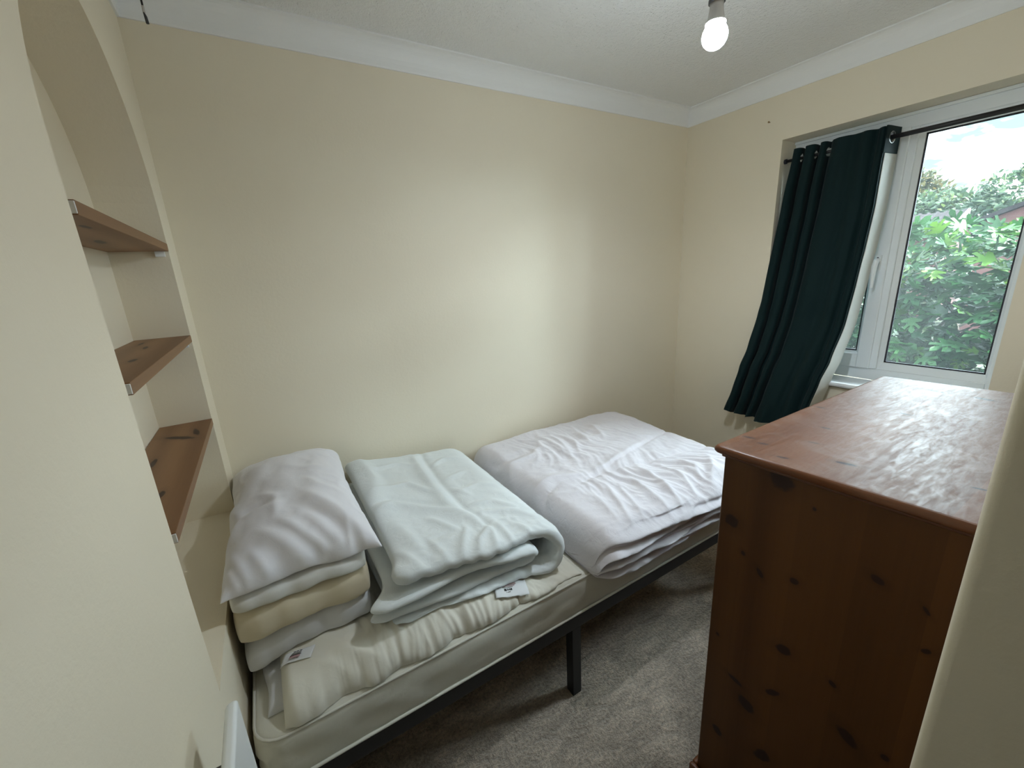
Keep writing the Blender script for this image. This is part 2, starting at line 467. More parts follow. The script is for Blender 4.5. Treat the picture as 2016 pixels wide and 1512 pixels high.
# coving: concave plaster cornice
def cove_profile(d=0.058, h=0.088):
    pts = [(0, -h), (0.006, -h)]
    for i in range(9):
        a = i / 8 * PI / 2
        pts.append((0.008 + (d - 0.012) * (1 - math.cos(a)), -h + 0.006 + (h - 0.012) * math.sin(a)))
    pts += [(d, -0.005), (d, 0.0), (0, 0)]
    return pts
cp = cove_profile()
def mitre_cove(name, A, B, nrm, cutA, cutB):
    """cornice along A->B (2-D), projecting along nrm; cutA / cutB shift the ends by the projection (mitres)."""
    bm = bmesh.new()
    A, B, nrm = Vector(A), Vector(B), Vector(nrm); d = (B - A).normalized()
    ra, rb = [], []
    for p, q in cp:
        pa = A + nrm * p + d * (cutA * p); pb = B + nrm * p - d * (cutB * p)
        ra.append(bm.verts.new((pa.x, pa.y, CEIL + q))); rb.append(bm.verts.new((pb.x, pb.y, CEIL + q)))
    n = len(cp)
    for i in range(n):
        bm.faces.new((ra[i], ra[(i + 1) % n], rb[(i + 1) % n], rb[i]))
    bm.faces.new(ra); bm.faces.new(rb)
    return struct(name, bm, M['white_paint'], smooth=False)
mitre_cove('trim_1', (0, 0), (LX, 0), (0, -1), 1, 1)
mitre_cove('trim_2', (LX, 0), (LX, FRONT), (-1, 0), 1, 1)
mitre_cove('trim_3', (0, BACKY), (0, 0), (1, 0), 0, 1)
mitre_cove('trim_4', (LX, FRONT), (NEARX, FRONT), (0, 1), 1, 0)

# skirting boards
def skirting(name, parts):
    bm = bmesh.new()
    for p in parts: box(bm, *p)
    struct(name, bm, M['cream_trim'], bevel=0.004)
SK = 0.10
skirting('baseboard_back', [(0, LX, -0.014, 0.0, 0, SK)])
skirting('baseboard_right', [(LX - 0.014, LX, FRONT, -0.014, 0, SK)])
skirting('baseboard_left', [(0, 0.014, BACKY, -0.014, 0, SK)])

# ------------------------------------------------------------------ window
FX0, FX1 = LX + 0.135, LX + 0.205
def window():
    w = empty('window_1', (LX + 0.14, (WY0 + WY1) / 2, WZ0), kind='structure')
    def part(name, bm, mt, parent=w, bevel=0.0, **kw):
        o = obj(name, bm, mt, parent, bevel=bevel, **kw)
        o.matrix_parent_inverse = Matrix.Translation(-Vector(w.location)) if parent is w else Matrix.Identity(4)
        if parent is not w: o.matrix_parent_inverse = Matrix.Identity(4)
        return o
    bz0 = 0.885
    PY0, PY1, PZ0, PZ1 = -1.434, -1.090, 0.980, 1.996      # fixed pane
    MU0, MU1 = -1.082, -1.030                              # mullion
    # outer frame
    bm = bmesh.new()
    box(bm, FX0, FX1, WY0, WY0 + 0.034, bz0, WZ1)
    box(bm, FX0, FX1, WY1 - 0.040, WY1, bz0, WZ1)
    box(bm, FX0, FX1, WY0 + 0.034, WY1 - 0.040, bz0, bz0 + 0.060)
    box(bm, FX0, FX1, WY0 + 0.034, WY1 - 0.040, WZ1 - 0.062, WZ1)
    box(bm, FX0 - 0.006, FX1, MU0 + 0.012, MU1 - 0.012, bz0 + 0.060, WZ1 - 0.062)
    part('frame', bm, M['upvc'], bevel=0.004)
    # a thin cover strip under the head
    part('head_strip', bx(FX0 - 0.014, FX0, WY0 + 0.002, WY1 - 0.002, WZ1 - 0.014, WZ1 - 0.001), M['upvc'], bevel=0.002)
    # glazing bead of the fixed light: sloped on the room side
    def bead(name, y0, y1, z0, z1, wl, xo, xi, ex=(0, 0, 0, 0)):
        bm = bmesh.new()
        O = [(y0 - wl - ex[0], z0 - wl - ex[1]), (y1 + wl + ex[2], z0 - wl - ex[1]), (y1 + wl + ex[2], z1 + wl + ex[3]), (y0 - wl - ex[0], z1 + wl + ex[3])]
        I = [(y0, z0), (y1, z0), (y1, z1), (y0, z1)]
        vo = [bm.verts.new((xo, *p)) for p in O]; vi = [bm.verts.new((xi, *p)) for p in I]
        vo2 = [bm.verts.new((xi + 0.012, *p)) for p in O]; vi2 = [bm.verts.new((xi + 0.012, *p)) for p in I]
        for i in range(4):
            j = (i + 1) % 4
            bm.faces.new((vo[i], vo[j], vi[j], vi[i])); bm.faces.new((vi[i], vi[j], vi2[j], vi2[i]))
            bm.faces.new((vo2[i], vo2[j], vo[j], vo[i])); bm.faces.new((vi2[i], vi2[j], vo2[j], vo2[i]))
        return part(name, bm, M['upvc'])
    def gasket(y0, y1, z0, z1, x, parent=w):
        bm = bmesh.new(); g = 0.006
        box(bm, x, x + 0.008, y0, y1, z0, z0 + g); box(bm, x, x + 0.008, y0, y1, z1 - g, z1)
        box(bm, x, x + 0.008, y0, y0 + g, z0, z1); box(bm, x, x + 0.008, y1 - g, y1, z0, z1)
        return part('gasket', bm, M['rubber'], parent)
    bead('glazing_bead', PY0, PY1, PZ0, PZ1, 0.020, FX0 + 0.004, FX0 + 0.014, (-0.008, 0.018, 0.002, 0.014))
    gasket(PY0, PY1, PZ0, PZ1, FX0 + 0.020)
    part('pane', bx(FX0 + 0.024, FX0 + 0.028, PY0, PY1, PZ0, PZ1), M['glass'])
    # opening casement, closed, on the left
    SY0, SY1, SZ0, SZ1 = -1.044, -0.612, 0.944, 2.030
    GY0, GY1, GZ0, GZ1 = -0.977, -0.662, 1.026, 1.955
    bm = bmesh.new()
    xs, xe = FX0 - 0.016, FX1 - 0.02
    box(bm, xs, xe, SY0, GY0 - 0.012, SZ0, SZ1); box(bm, xs, xe, GY1 + 0.012, SY1, SZ0, SZ1)
    box(bm, xs, xe, GY0 - 0.012, GY1 + 0.012, SZ0, GZ0 - 0.012); box(bm, xs, xe, GY0 - 0.012, GY1 + 0.012, GZ1 + 0.012, SZ1)
    sash = part('sash', bm, M['upvc'], bevel=0.005)
    bead('sash_bead', GY0, GY1, GZ0, GZ1, 0.013, FX0 - 0.012, FX0 + 0.006)
    gasket(GY0, GY1, GZ0, GZ1, FX0 + 0.010)
    part('pane', bx(FX0 + 0.014, FX0 + 0.018, GY0, GY1, GZ0, GZ1), M['glass'])
    # espagnolette handle on the casement stile
    bm = bmesh.new()
    hy, hz = -1.010, 1.46
    box(bm, xs - 0.010, xs, hy - 0.013, hy + 0.013, hz - 0.035, hz + 0.035)
    tube(bm, [(xs - 0.006, hy, hz + 0.012), (xs - 0.030, hy, hz + 0.006), (xs - 0.036, hy, hz - 0.02), (xs - 0.036, hy, hz - 0.06), (xs - 0.032, hy, hz - 0.115)], [0.012, 0.012, 0.011, 0.010, 0.007], 10)
    h = part('window_handle', bm, M['upvc'], bevel=0.002)
    bm = bmesh.new(); lathe(bm, [(0.004, -0.002), (0.004, 0.002)], 12, (xs - 0.0115, hy, hz + 0.022), 'x'); part('keyhole', bm, M['dark_plastic'], w)
    # inside sill board with a rounded nose
    bm = bmesh.new()
    prof = [(FX0, 0.862), (FX0, 0.886), (LX - 0.020, 0.886)]
    for i in range(1, 6):
        a = PI / 2 + i * PI / 6
        prof.append((LX - 0.020 + 0.012 * math.cos(a), 0.874 + 0.012 * math.sin(a)))
    prof += [(LX - 0.020, 0.862)]
    prism(bm, prof, 'y', WY0 + 0.001, WY1 - 0.001)
    part('window_sill', bm, M['white_gloss'], smooth=False)
window()

# ------------------------------------------------------------------ shelves in the niche
def shelf(z, knots, label, warp=0.0):
    k = pine('shelf_pine_%d' % round(z * 100), 'y', ((0.285, 0.150, 0.068), (0.195, 0.094, 0.038)), 0.5, knots, 'xy')
    sh = empty('shelf', (0, 0, z - 0.022), label=label, cat='shelf', group='pine shelves in the alcove')
    bm = bmesh.new()
    box(bm, NBX + 0.001, 0.001, NY0 + 0.026, NY1 - 0.001, 0.0, 0.022)
    bmesh.ops.subdivide_edges(bm, edges=bm.edges, cuts=3)
    o = obj('board', bm, k, sh, bevel=0.0015)
    bm = bmesh.new()
    box(bm, -0.034, -0.010, NY1 - 0.010, NY1 - 0.0005, -0.016, -0.0002)
    obj('batten', bm, M['white_paint'], sh, bevel=0.001, label='small white batten under the shelf end')
    bm = bmesh.new()
    for xa, xb, za, zb in ((-0.010, 0.0008, 0.002, 0.020), (-0.024, -0.017, 0.009, 0.021), (-0.034, -0.028, 0.001, 0.008)):
        box(bm, xa, xb, NY0 + 0.0235, NY0 + 0.0262, za, zb)
    obj('end_filler', bm, M['white_paint'], sh, bevel=0.001, label='chipped white filler on the near end')
    return sh
shelf(1.647, [(-0.08, -0.50, 0.010, 0.05, 0.1), (-0.03, -0.8, 0.006, 0.03, 0)], 'highest pine shelf in the arched alcove, its underside showing')
shelf(1.365, [(-0.07, -0.42, 0.006, 0.03, 0.1), (-0.05, -0.66, 0.007, 0.025, 0), (-0.1, -0.3, 0.005, 0.03, 0)], 'middle pine shelf in the arched alcove, at about eye level')
shelf(1.078, [(-0.07, -0.33, 0.012, 0.05, 0.9), (-0.03, -0.30, 0.008, 0.04, 0.2), (-0.1, -0.52, 0.006, 0.03, 0), (-0.05, -0.75, 0.006, 0.02, 0)], 'lowest pine shelf in the arched alcove, nearest the pillows, with dark knots')

# ------------------------------------------------------------------ pendant lamp
PX, PY, PZ = 1.320, -1.075, 2.063
def pendant():
    p = empty('pendant_light', (PX, PY, CEIL), label='bare lit bulb hanging on a flex from the ceiling', cat='ceiling lamp')
    z = PZ - CEIL            # bulb centre below the ceiling
    bm = bmesh.new(); lathe(bm, [(0.045, 0), (0.045, -0.012), (0.036, -0.024), (0.012, -0.030), (0.006, -0.032)], 28); obj('ceiling_rose', bm, M['white_gloss'], p, True)
    bm = bmesh.new(); tube(bm, [(0, 0, -0.03), (0.001, 0, (z + 0.13 - 0.03) / 2), (0, 0, z + 0.128)], 0.0035, 10); obj('flex', bm, M['white_gloss'], p, True)
    bm = bmesh.new(); lathe(bm, [(0.006, z + 0.136), (0.012, z + 0.132), (0.017, z + 0.112), (0.0185, z + 0.088), (0.0185, z + 0.076)], 28); obj('lamp_holder', bm, M['grey_plastic'], p, True)
    bm = bmesh.new(); lathe(bm, [(0.0185, z + 0.0762), (0.0198, z + 0.075), (0.0198, z + 0.068), (0.0150, z + 0.0675)], 28); obj('holder_ring', bm, M['black_metal'], p, True, label='dark ring of the lamp holder')
    bm = bmesh.new(); lathe(bm, [(0.0165, z + 0.068), (0.0158, z + 0.060), (0.0165, z + 0.055), (0.0178, z + 0.046), (0.0195, z + 0.036), (0.0225, z + 0.028), (0.0240, z + 0.0255)], 28); obj('bulb_neck', bm, M['grey_plastic'], p, True)
    prof = [(0.0238, z + 0.0256)]
    for i in range(1, 16):
        a = 0.85 - i * (0.85 + PI / 2) / 15
        prof.append((max(0.0005, 0.0305 * math.cos(a)) if i < 15 else 0.0, z - 0.002 + 0.0305 * math.sin(a)))
    bm = bmesh.new(); lathe(bm, prof, 32); obj('bulb', bm, M['bulb'], p, True, label='glowing white globe')
    # the LED board throws its light downwards from inside the globe
    ld = bpy.data.lights.new('bulb_light', 'SPOT'); ld.energy = LAMP_W; ld.spot_size = math.radians(178); ld.spot_blend = 0.55; ld.shadow_soft_size = 0.030; ld.color = (0.89, 1.0, 1.09)
    lo = bpy.data.objects.new('bulb_light', ld); COL.objects.link(lo); lo.parent = p; lo.location = (0, 0, z - 0.036)
pendant()

# ------------------------------------------------------------------ chest of drawers
def chest():
    X0, X1, Y0, Y1, H = 1.083, 2.010, -1.772, -1.340, 1.092
    c = empty('chest_of_drawers', ((X0 + X1) / 2, (Y0 + Y1) / 2, 0), label='tall knotty pine chest of drawers under the window, end panel towards the doorway', cat='chest of drawers')
    cx, cy = c.location.x, c.location.y
    lx0, lx1, ly0, ly1 = X0 - cx, X1 - cx, Y0 - cy, Y1 - cy
    K = []
    def sk(bm, k=0.075):        # the carcass is a touch out of square
        for v in bm.verts: v.co.x -= k * (v.co.y - ly1)
    side_k = [tuple([a, b, ra, rb, an]) for a, b, ra, rb, an in CHEST_KNOTS]
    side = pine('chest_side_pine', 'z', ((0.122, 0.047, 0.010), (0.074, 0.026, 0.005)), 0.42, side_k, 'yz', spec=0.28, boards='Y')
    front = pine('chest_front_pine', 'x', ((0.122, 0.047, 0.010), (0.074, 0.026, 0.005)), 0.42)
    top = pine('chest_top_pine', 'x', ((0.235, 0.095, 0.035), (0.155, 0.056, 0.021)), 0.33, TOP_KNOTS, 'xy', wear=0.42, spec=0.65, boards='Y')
    edge = pine('chest_edge_pine', 'y', ((0.15, 0.050, 0.015), (0.10, 0.030, 0.008)), 0.36)
    TH = 0.020
    for a, b in ((lx0, lx0 + 0.018), (lx1 - 0.018, lx1)):
        bm = bmesh.new(); box(bm, a, b, ly0, ly1, 0.0, H - TH); sk(bm); obj('side_panel', bm, side, c, bevel=0.0035)
    bm = bmesh.new(); box(bm, lx0 + 0.018, lx1 - 0.018, ly0, ly0 + 0.006, 0.03, H - TH); sk(bm); obj('back_panel', bm, front, c)
    # top board with a bullnosed edge
    bm = bmesh.new()
    ov = 0.020; r = TH / 2
    loops = []
    for i in range(9):
        a = PI / 2 - i * PI / 8
        o_ = ov - r + r * math.cos(a); z = H - r + r * math.sin(a)
        loop = []
        cr_ = 0.012
        rect = [(lx0 - o_, ly0), (lx1 + o_, ly0), (lx1 + o_, ly1 + o_), (lx0 - o_, ly1 + o_)]
        ring = []
        for k, (px, py) in enumerate(rect):
            if k < 2: ring.append((px, py))
            else:
                sx = -1 if k == 2 else 1; base = 0 if k == 2 else PI / 2
                for q in range(5):
                    th = base + q / 4 * PI / 2
                    ring.append((px + sx * cr_ + cr_ * math.cos(th), py - cr_ + cr_ * math.sin(th)))
        loops.append([bm.verts.new((x, y, z)) for x, y in ring])
    for a, b in zip(loops, loops[1:]):
        n = len(a)
        for k in range(n): bm.faces.new((a[k], a[(k + 1) % n], b[(k + 1) % n], b[k]))
    ft = bm.faces.new(loops[0]); bm.faces.new(loops[-1])
    sk(bm)
    o = obj('top', bm, [top, edge], c, label='scuffed pine top with a rounded edge')
    for p in o.data.polygons:
        if abs(p.normal.z) < 0.95: p.material_index = 1; p.use_smooth = True
    # moulding under the top, plinth
    bm = bmesh.new()
    for z0, z1, d in ((H - TH - 0.009, H - TH, 0.005),):
        box(bm, lx0 - d, lx0, ly0, ly1 + d, z0, z1); box(bm, lx1, lx1 + d, ly0, ly1 + d, z0, z1); box(bm, lx0, lx1, ly1, ly1 + d, z0, z1)
    sk(bm); obj('moulding', bm, edge, c, bevel=0.003)
    bm = bmesh.new(); d = 0.016
    box(bm, lx0 - d, lx0, ly0, ly1 + d, 0, 0.055); box(bm, lx1, lx1 + d, ly0, ly1 + d, 0, 0.055); box(bm, lx0, lx1, ly1, ly1 + d, 0, 0.055)
    sk(bm); obj('plinth', bm, edge, c, bevel=0.006)
    # drawers face the bed
    bm = bmesh.new()
    box(bm, lx0 + 0.018, lx1 - 0.018, ly1 - 0.020, ly1 - 0.002, H - TH - 0.040, H - TH)
    zs = [0.075, 0.325, 0.565, 0.80, 1.030]
    for z in zs: box(bm, lx0 + 0.018, lx1 - 0.018, ly1 - 0.020, ly1 - 0.002, z - 0.018, z)
    sk(bm); obj('front_rails', bm, front, c)
    knobm = edge
    def drawer(x0, x1, z0, z1):
        bm = bmesh.new(); box(bm, x0, x1, ly1 - 0.018, ly1 + 0.002, z0, z1); sk(bm)
        dr = obj('drawer', bm, front, c, bevel=0.004)
        for kx in ((x0 * 0.75 + x1 * 0.25), (x0 * 0.25 + x1 * 0.75)):
            bm = bmesh.new(); lathe(bm, [(0.011, 0), (0.010, 0.008), (0.013, 0.014), (0.018, 0.020), (0.017, 0.026), (0.010, 0.030), (0.0, 0.031)], 20, (kx, ly1 + 0.002, (z0 + z1) / 2), 'y')
            obj('knob', bm, knobm, dr, True)
    for i, (za, zb) in enumerate(zip(zs, zs[1:])):
        za += 0.003; zb -= 0.021
        if i == 3:
            drawer(lx0 + 0.022, -0.011, za, zb); drawer(0.011, lx1 - 0.022, za, zb)
        else: drawer(lx0 + 0.022, lx1 - 0.022, za, zb)

CHEST_KNOTS = [(0.092, 1.054, 0.0224, 0.0249, 2.76), (0.186, 0.905, 0.0166, 0.0159, 2.67), (0.153, 0.833, 0.0056, 0.0065, 2.6), (0.112, 0.803, 0.0053, 0.0121, 2.56), (0.044, 0.826, 0.0097, 0.008, 2.85),
               (-0.085, 0.916, 0.0118, 0.0073, -2.66), (-0.155, 0.897, 0.0035, 0.0096, 2.49), (0.045, 0.637, 0.0164, 0.0119, 2.59), (0.054, 0.499, 0.0177, 0.0086, 2.5), (0.107, 0.407, 0.0147, 0.0236, 2.22),
               (0.138, 0.456, 0.022, 0.0067, -2.85), (-0.051, 0.629, 0.006, 0.0081, 2.36), (0.169, 0.245, 0.0119, 0.0151, 2.29), (0.056, 0.288, 0.0237, 0.0154, 2.25), (-0.091, 0.522, 0.0247, 0.0125, -2.4),
               (-0.15, 0.536, 0.0068, 0.0064, 2.25), (0.028, 1.012, 0.003, 0.0036, 2.69), (-0.166, 0.818, 0.0074, 0.0044, 2.42), (0.193, 0.56, 0.0036, 0.0051, 2.45)]
TOP_KNOTS = [(-0.382, 0.209, 0.0152, 0.0053, -1.28), (-0.393, 0.17, 0.012, 0.004, -1.27), (-0.301, 0.103, 0.012, 0.004, -1.31), (-0.029, 0.208, 0.012, 0.004, -1.51), (-0.186, 0.131, 0.012, 0.004, -1.4),
             (-0.433, 0.108, 0.012, 0.004, -1.23), (0.368, -0.033, 0.0224, 0.0079, -1.82), (-0.364, 0.016, 0.0174, 0.0061, -1.25), (0.07, 0.051, 0.012, 0.004, -1.58), (0.372, 0.073, 0.0197, 0.0069, -1.8), (-0.299, -0.159, 0.012, 0.004, -1.26)]
chest()

# ------------------------------------------------------------------ bed frame and mattress
BX0, BX1, BY0, BY1 = 0.020, 1.925, -0.945, -0.040
RZ0, RZ1 = 0.298, 0.349
def bed():
    b = empty('bed_frame', ((BX0 + BX1) / 2, (BY0 + BY1) / 2, 0), label='black metal single bed frame with square legs along the cream wall', cat='bed')
    ox, oy = b.location.x, b.location.y
    def P(name, x0, x1, y0, y1, z0, z1, bv=0.002):
        obj(name, bx(x0 - ox, x1 - ox, y0 - oy, y1 - oy, z0, z1), M['black_metal'], b, bevel=bv)
    P('side_rail', BX0, BX1, BY0, BY0 + 0.026, RZ0, RZ1)
    P('side_rail', BX0, BX1, BY1 - 0.026, BY1, RZ0, RZ1)
    P('end_rail', BX0, BX0 + 0.026, BY0 + 0.026, BY1 - 0.026, RZ0, RZ1)
    P('end_rail', BX1 - 0.026, BX1, BY0 + 0.026, BY1 - 0.026, RZ0, RZ1)
    P('centre_rail', BX0 + 0.026, BX1 - 0.026, (BY0 + BY1) / 2 - 0.012, (BY0 + BY1) / 2 + 0.012, RZ0, RZ1 - 0.014)
    for x in (BX0 + 0.001, 0.933, BX1 - 0.039):
        for y in (BY0 + 0.0, BY1 - 0.038):
            P('leg', x, x + 0.038, y, y + 0.038, 0.0, RZ0 + 0.001)
    for i in range(14):
        x = BX0 + 0.08 + i * (BX1 - BX0 - 0.16) / 13
        P('slat', x - 0.018, x + 0.018, BY0 + 0.026, BY1 - 0.026, RZ1 - 0.013, RZ1 - 0.001, 0)
bed()
MX0, MX1, MY0, MY1, MZ0, MZ1 = 0.014, 1.920, -0.946, -0.042, 0.3495, 0.500
def rrect(x0, x1, y0, y1, r, n=6, seg=0.02):
    pts = []
    for cx_, cy_, a0 in ((x1 - r, y1 - r, 0), (x0 + r, y1 - r, PI / 2), (x0 + r, y0 + r, PI), (x1 - r, y0 + r, 1.5 * PI)):
        for i in range(n + 1):
            a = a0 + i / n * PI / 2
            pts.append((cx_ + r * math.cos(a), cy_ + r * math.sin(a)))
    out = []
    for i, p in enumerate(pts):
        q = pts[(i + 1) % len(pts)]
        d = math.hypot(q[0] - p[0], q[1] - p[1]); k = max(1, int(d / seg))
        for j in range(k): out.append((p[0] + (q[0] - p[0]) * j / k, p[1] + (q[1] - p[1]) * j / k))
    return out
def mattress():
    cx_, cy_ = (MX0 + MX1) / 2, (MY0 + MY1) / 2
    mt = empty('mattress', (cx_, cy_, MZ0), label='thin cream mattress with piped edges on the black bed frame', cat='mattress')
    H = MZ1 - MZ0
    base = rrect(MX0 - cx_, MX1 - cx_, MY0 - cy_, MY1 - cy_, 0.062)
    bm = bmesh.new(); loops = []
    # side wall, slightly bulged and puckered
    prof = [(0.010, 0.002), (0.003, 0.008), (-0.001, 0.03), (-0.003, 0.055), (-0.0035, 0.075), (-0.003, 0.095), (0.0, 0.125), (0.004, 0.142), (0.012, 0.149)]
    def inset(p, d):
        x, y = p
        sx, sy = abs(x) - d * 1.0, abs(y) - d * 1.0
        return (math.copysign(sx, x), math.copysign(sy, y))
    for d, z in prof:
        L = []
        for p in base:
            q = inset(p, d)
            w = 0.0045 * noise.noise(Vector((p[0] * 5, p[1] * 5, z * 22))) + 0.0035 * noise.noise(Vector((p[0] * 17 + z * 40, p[1] * 17, z * 14)))
            l = math.hypot(*q); env = math.sin(PI * min(1, max(0, z / H)))
            L.append(bm.verts.new((q[0] + q[0] / l * w * env * 1.5, q[1] + math.copysign(1, q[1]) * w * env * 2, z)))
        loops.append(L)
    n = len(base)
    for a, b in zip(loops, loops[1:]):
        for k in range(n): bm.faces.new((a[k], a[(k + 1) % n], b[(k + 1) % n], b[k]))
    bm.faces.new(loops[0])
    # top: concentric rings so the quilting can puff it
    prev = loops[-1]
    for sc in (0.985, 0.95, 0.86, 0.72, 0.56, 0.4, 0.24, 0.1):
        L = [bm.verts.new((v.co.x * sc, v.co.y * sc, H + 0.001)) for v in loops[-1]]
        for k in range(n): bm.faces.new((prev[k], prev[(k + 1) % n], L[(k + 1) % n], L[k]))
        prev = L
    bm.faces.new(prev)
    obj('cover', bm, M['mattress'], mt, True)
    for z in (0.010, H - 0.008):
        pts = [(*inset(p, -0.001 if z < 0.05 else 0.003), z) for p in base]
        bm = bmesh.new(); tube(bm, pts + pts[:2], 0.0046 if z < 0.05 else 0.0036, 8, False); obj('piping', bm, M['piping'], mt, True)
mattress()

# ------------------------------------------------------------------ wall heater
def heater():
    h = empty('panel_heater', (0.0, -1.50, 0.50), label='slim white panel heater hung on the left wall beside the bed', cat='heater')
    bm = bmesh.new()
    y0, y1, z0, z1 = -0.32, 0.325, -0.13, 0.372
    poly = [(0.046, z0), (0.064, z0)]
    for i in range(5):
        a = i / 4 * PI / 2
        poly.append((0.058 + 0.006 * math.cos(a), z1 - 0.006 + 0.006 * math.sin(a)))
    poly += [(0.050, z1 - 0.002), (0.046, z1 - 0.008)]
    prism(bm, poly, 'y', y0, y1)
    obj('panel', bm, M['white_gloss'], h, bevel=0.003)
    for y in (y0 + 0.12, y1 - 0.12):
        obj('bracket', bx(0.0005, 0.046, y - 0.015, y + 0.015, z0 + 0.08, z1 - 0.10), M['white_gloss'], h, bevel=0.002)
    obj('thermostat', bx(0.004, 0.0455, 0.17, 0.30, 0.190, 0.297), M['dark_plastic'], h, bevel=0.013, label='dark grey control box behind the heater')
heater()

# ------------------------------------------------------------------ small fixings
def screw(loc, label):
    s_ = empty('wall_screw', loc, label=label, cat='screw')
    bm = bmesh.new(); lathe(bm, [(0.0022, 0.0), (0.0022, -0.010)], 10, axis='x'); obj('shank', bm, M['brass'], s_, True)
    bm = bmesh.new(); lathe(bm, [(0.0022, -0.010), (0.0048, -0.012), (0.0048, -0.0135), (0.0, -0.015)], 14, axis='x'); obj('head', bm, M['brass'], s_, True)
screw((LX, -0.496, 2.19), 'small screw left in the wall above the curtain')
def pull_cord():
    x, y = 0.099, -0.391
    p = empty('pull_cord', (x, y, CEIL), label='short black cord hanging from the ceiling near the alcove', cat='cord')
    zt = 2.135 - CEIL
    bm = bmesh.new(); tube(bm, [(-0.004, 0.0, 0.0), (-0.003, 0.002, -0.1), (-0.001, 0.001, zt + 0.034)], 0.0022, 10); obj('cord', bm, M['black_metal'], p, True)
    bm = bmesh.new(); tube(bm, [(-0.001, 0.001, zt + 0.036), (-0.001, 0.0, zt + 0.022)], 0.0028, 10); obj('joint', bm, M['grey_plastic'], p, True, label='grey crimp in the cord')
    bm = bmesh.new(); tube(bm, [(-0.002, 0, zt + 0.023), (0.0, 0, zt + 0.014), (0.001, 0, zt)], [0.0016, 0.0032, 0.0034], 10); obj('tip', bm, M['dark_plastic'], p, True)
pull_cord()

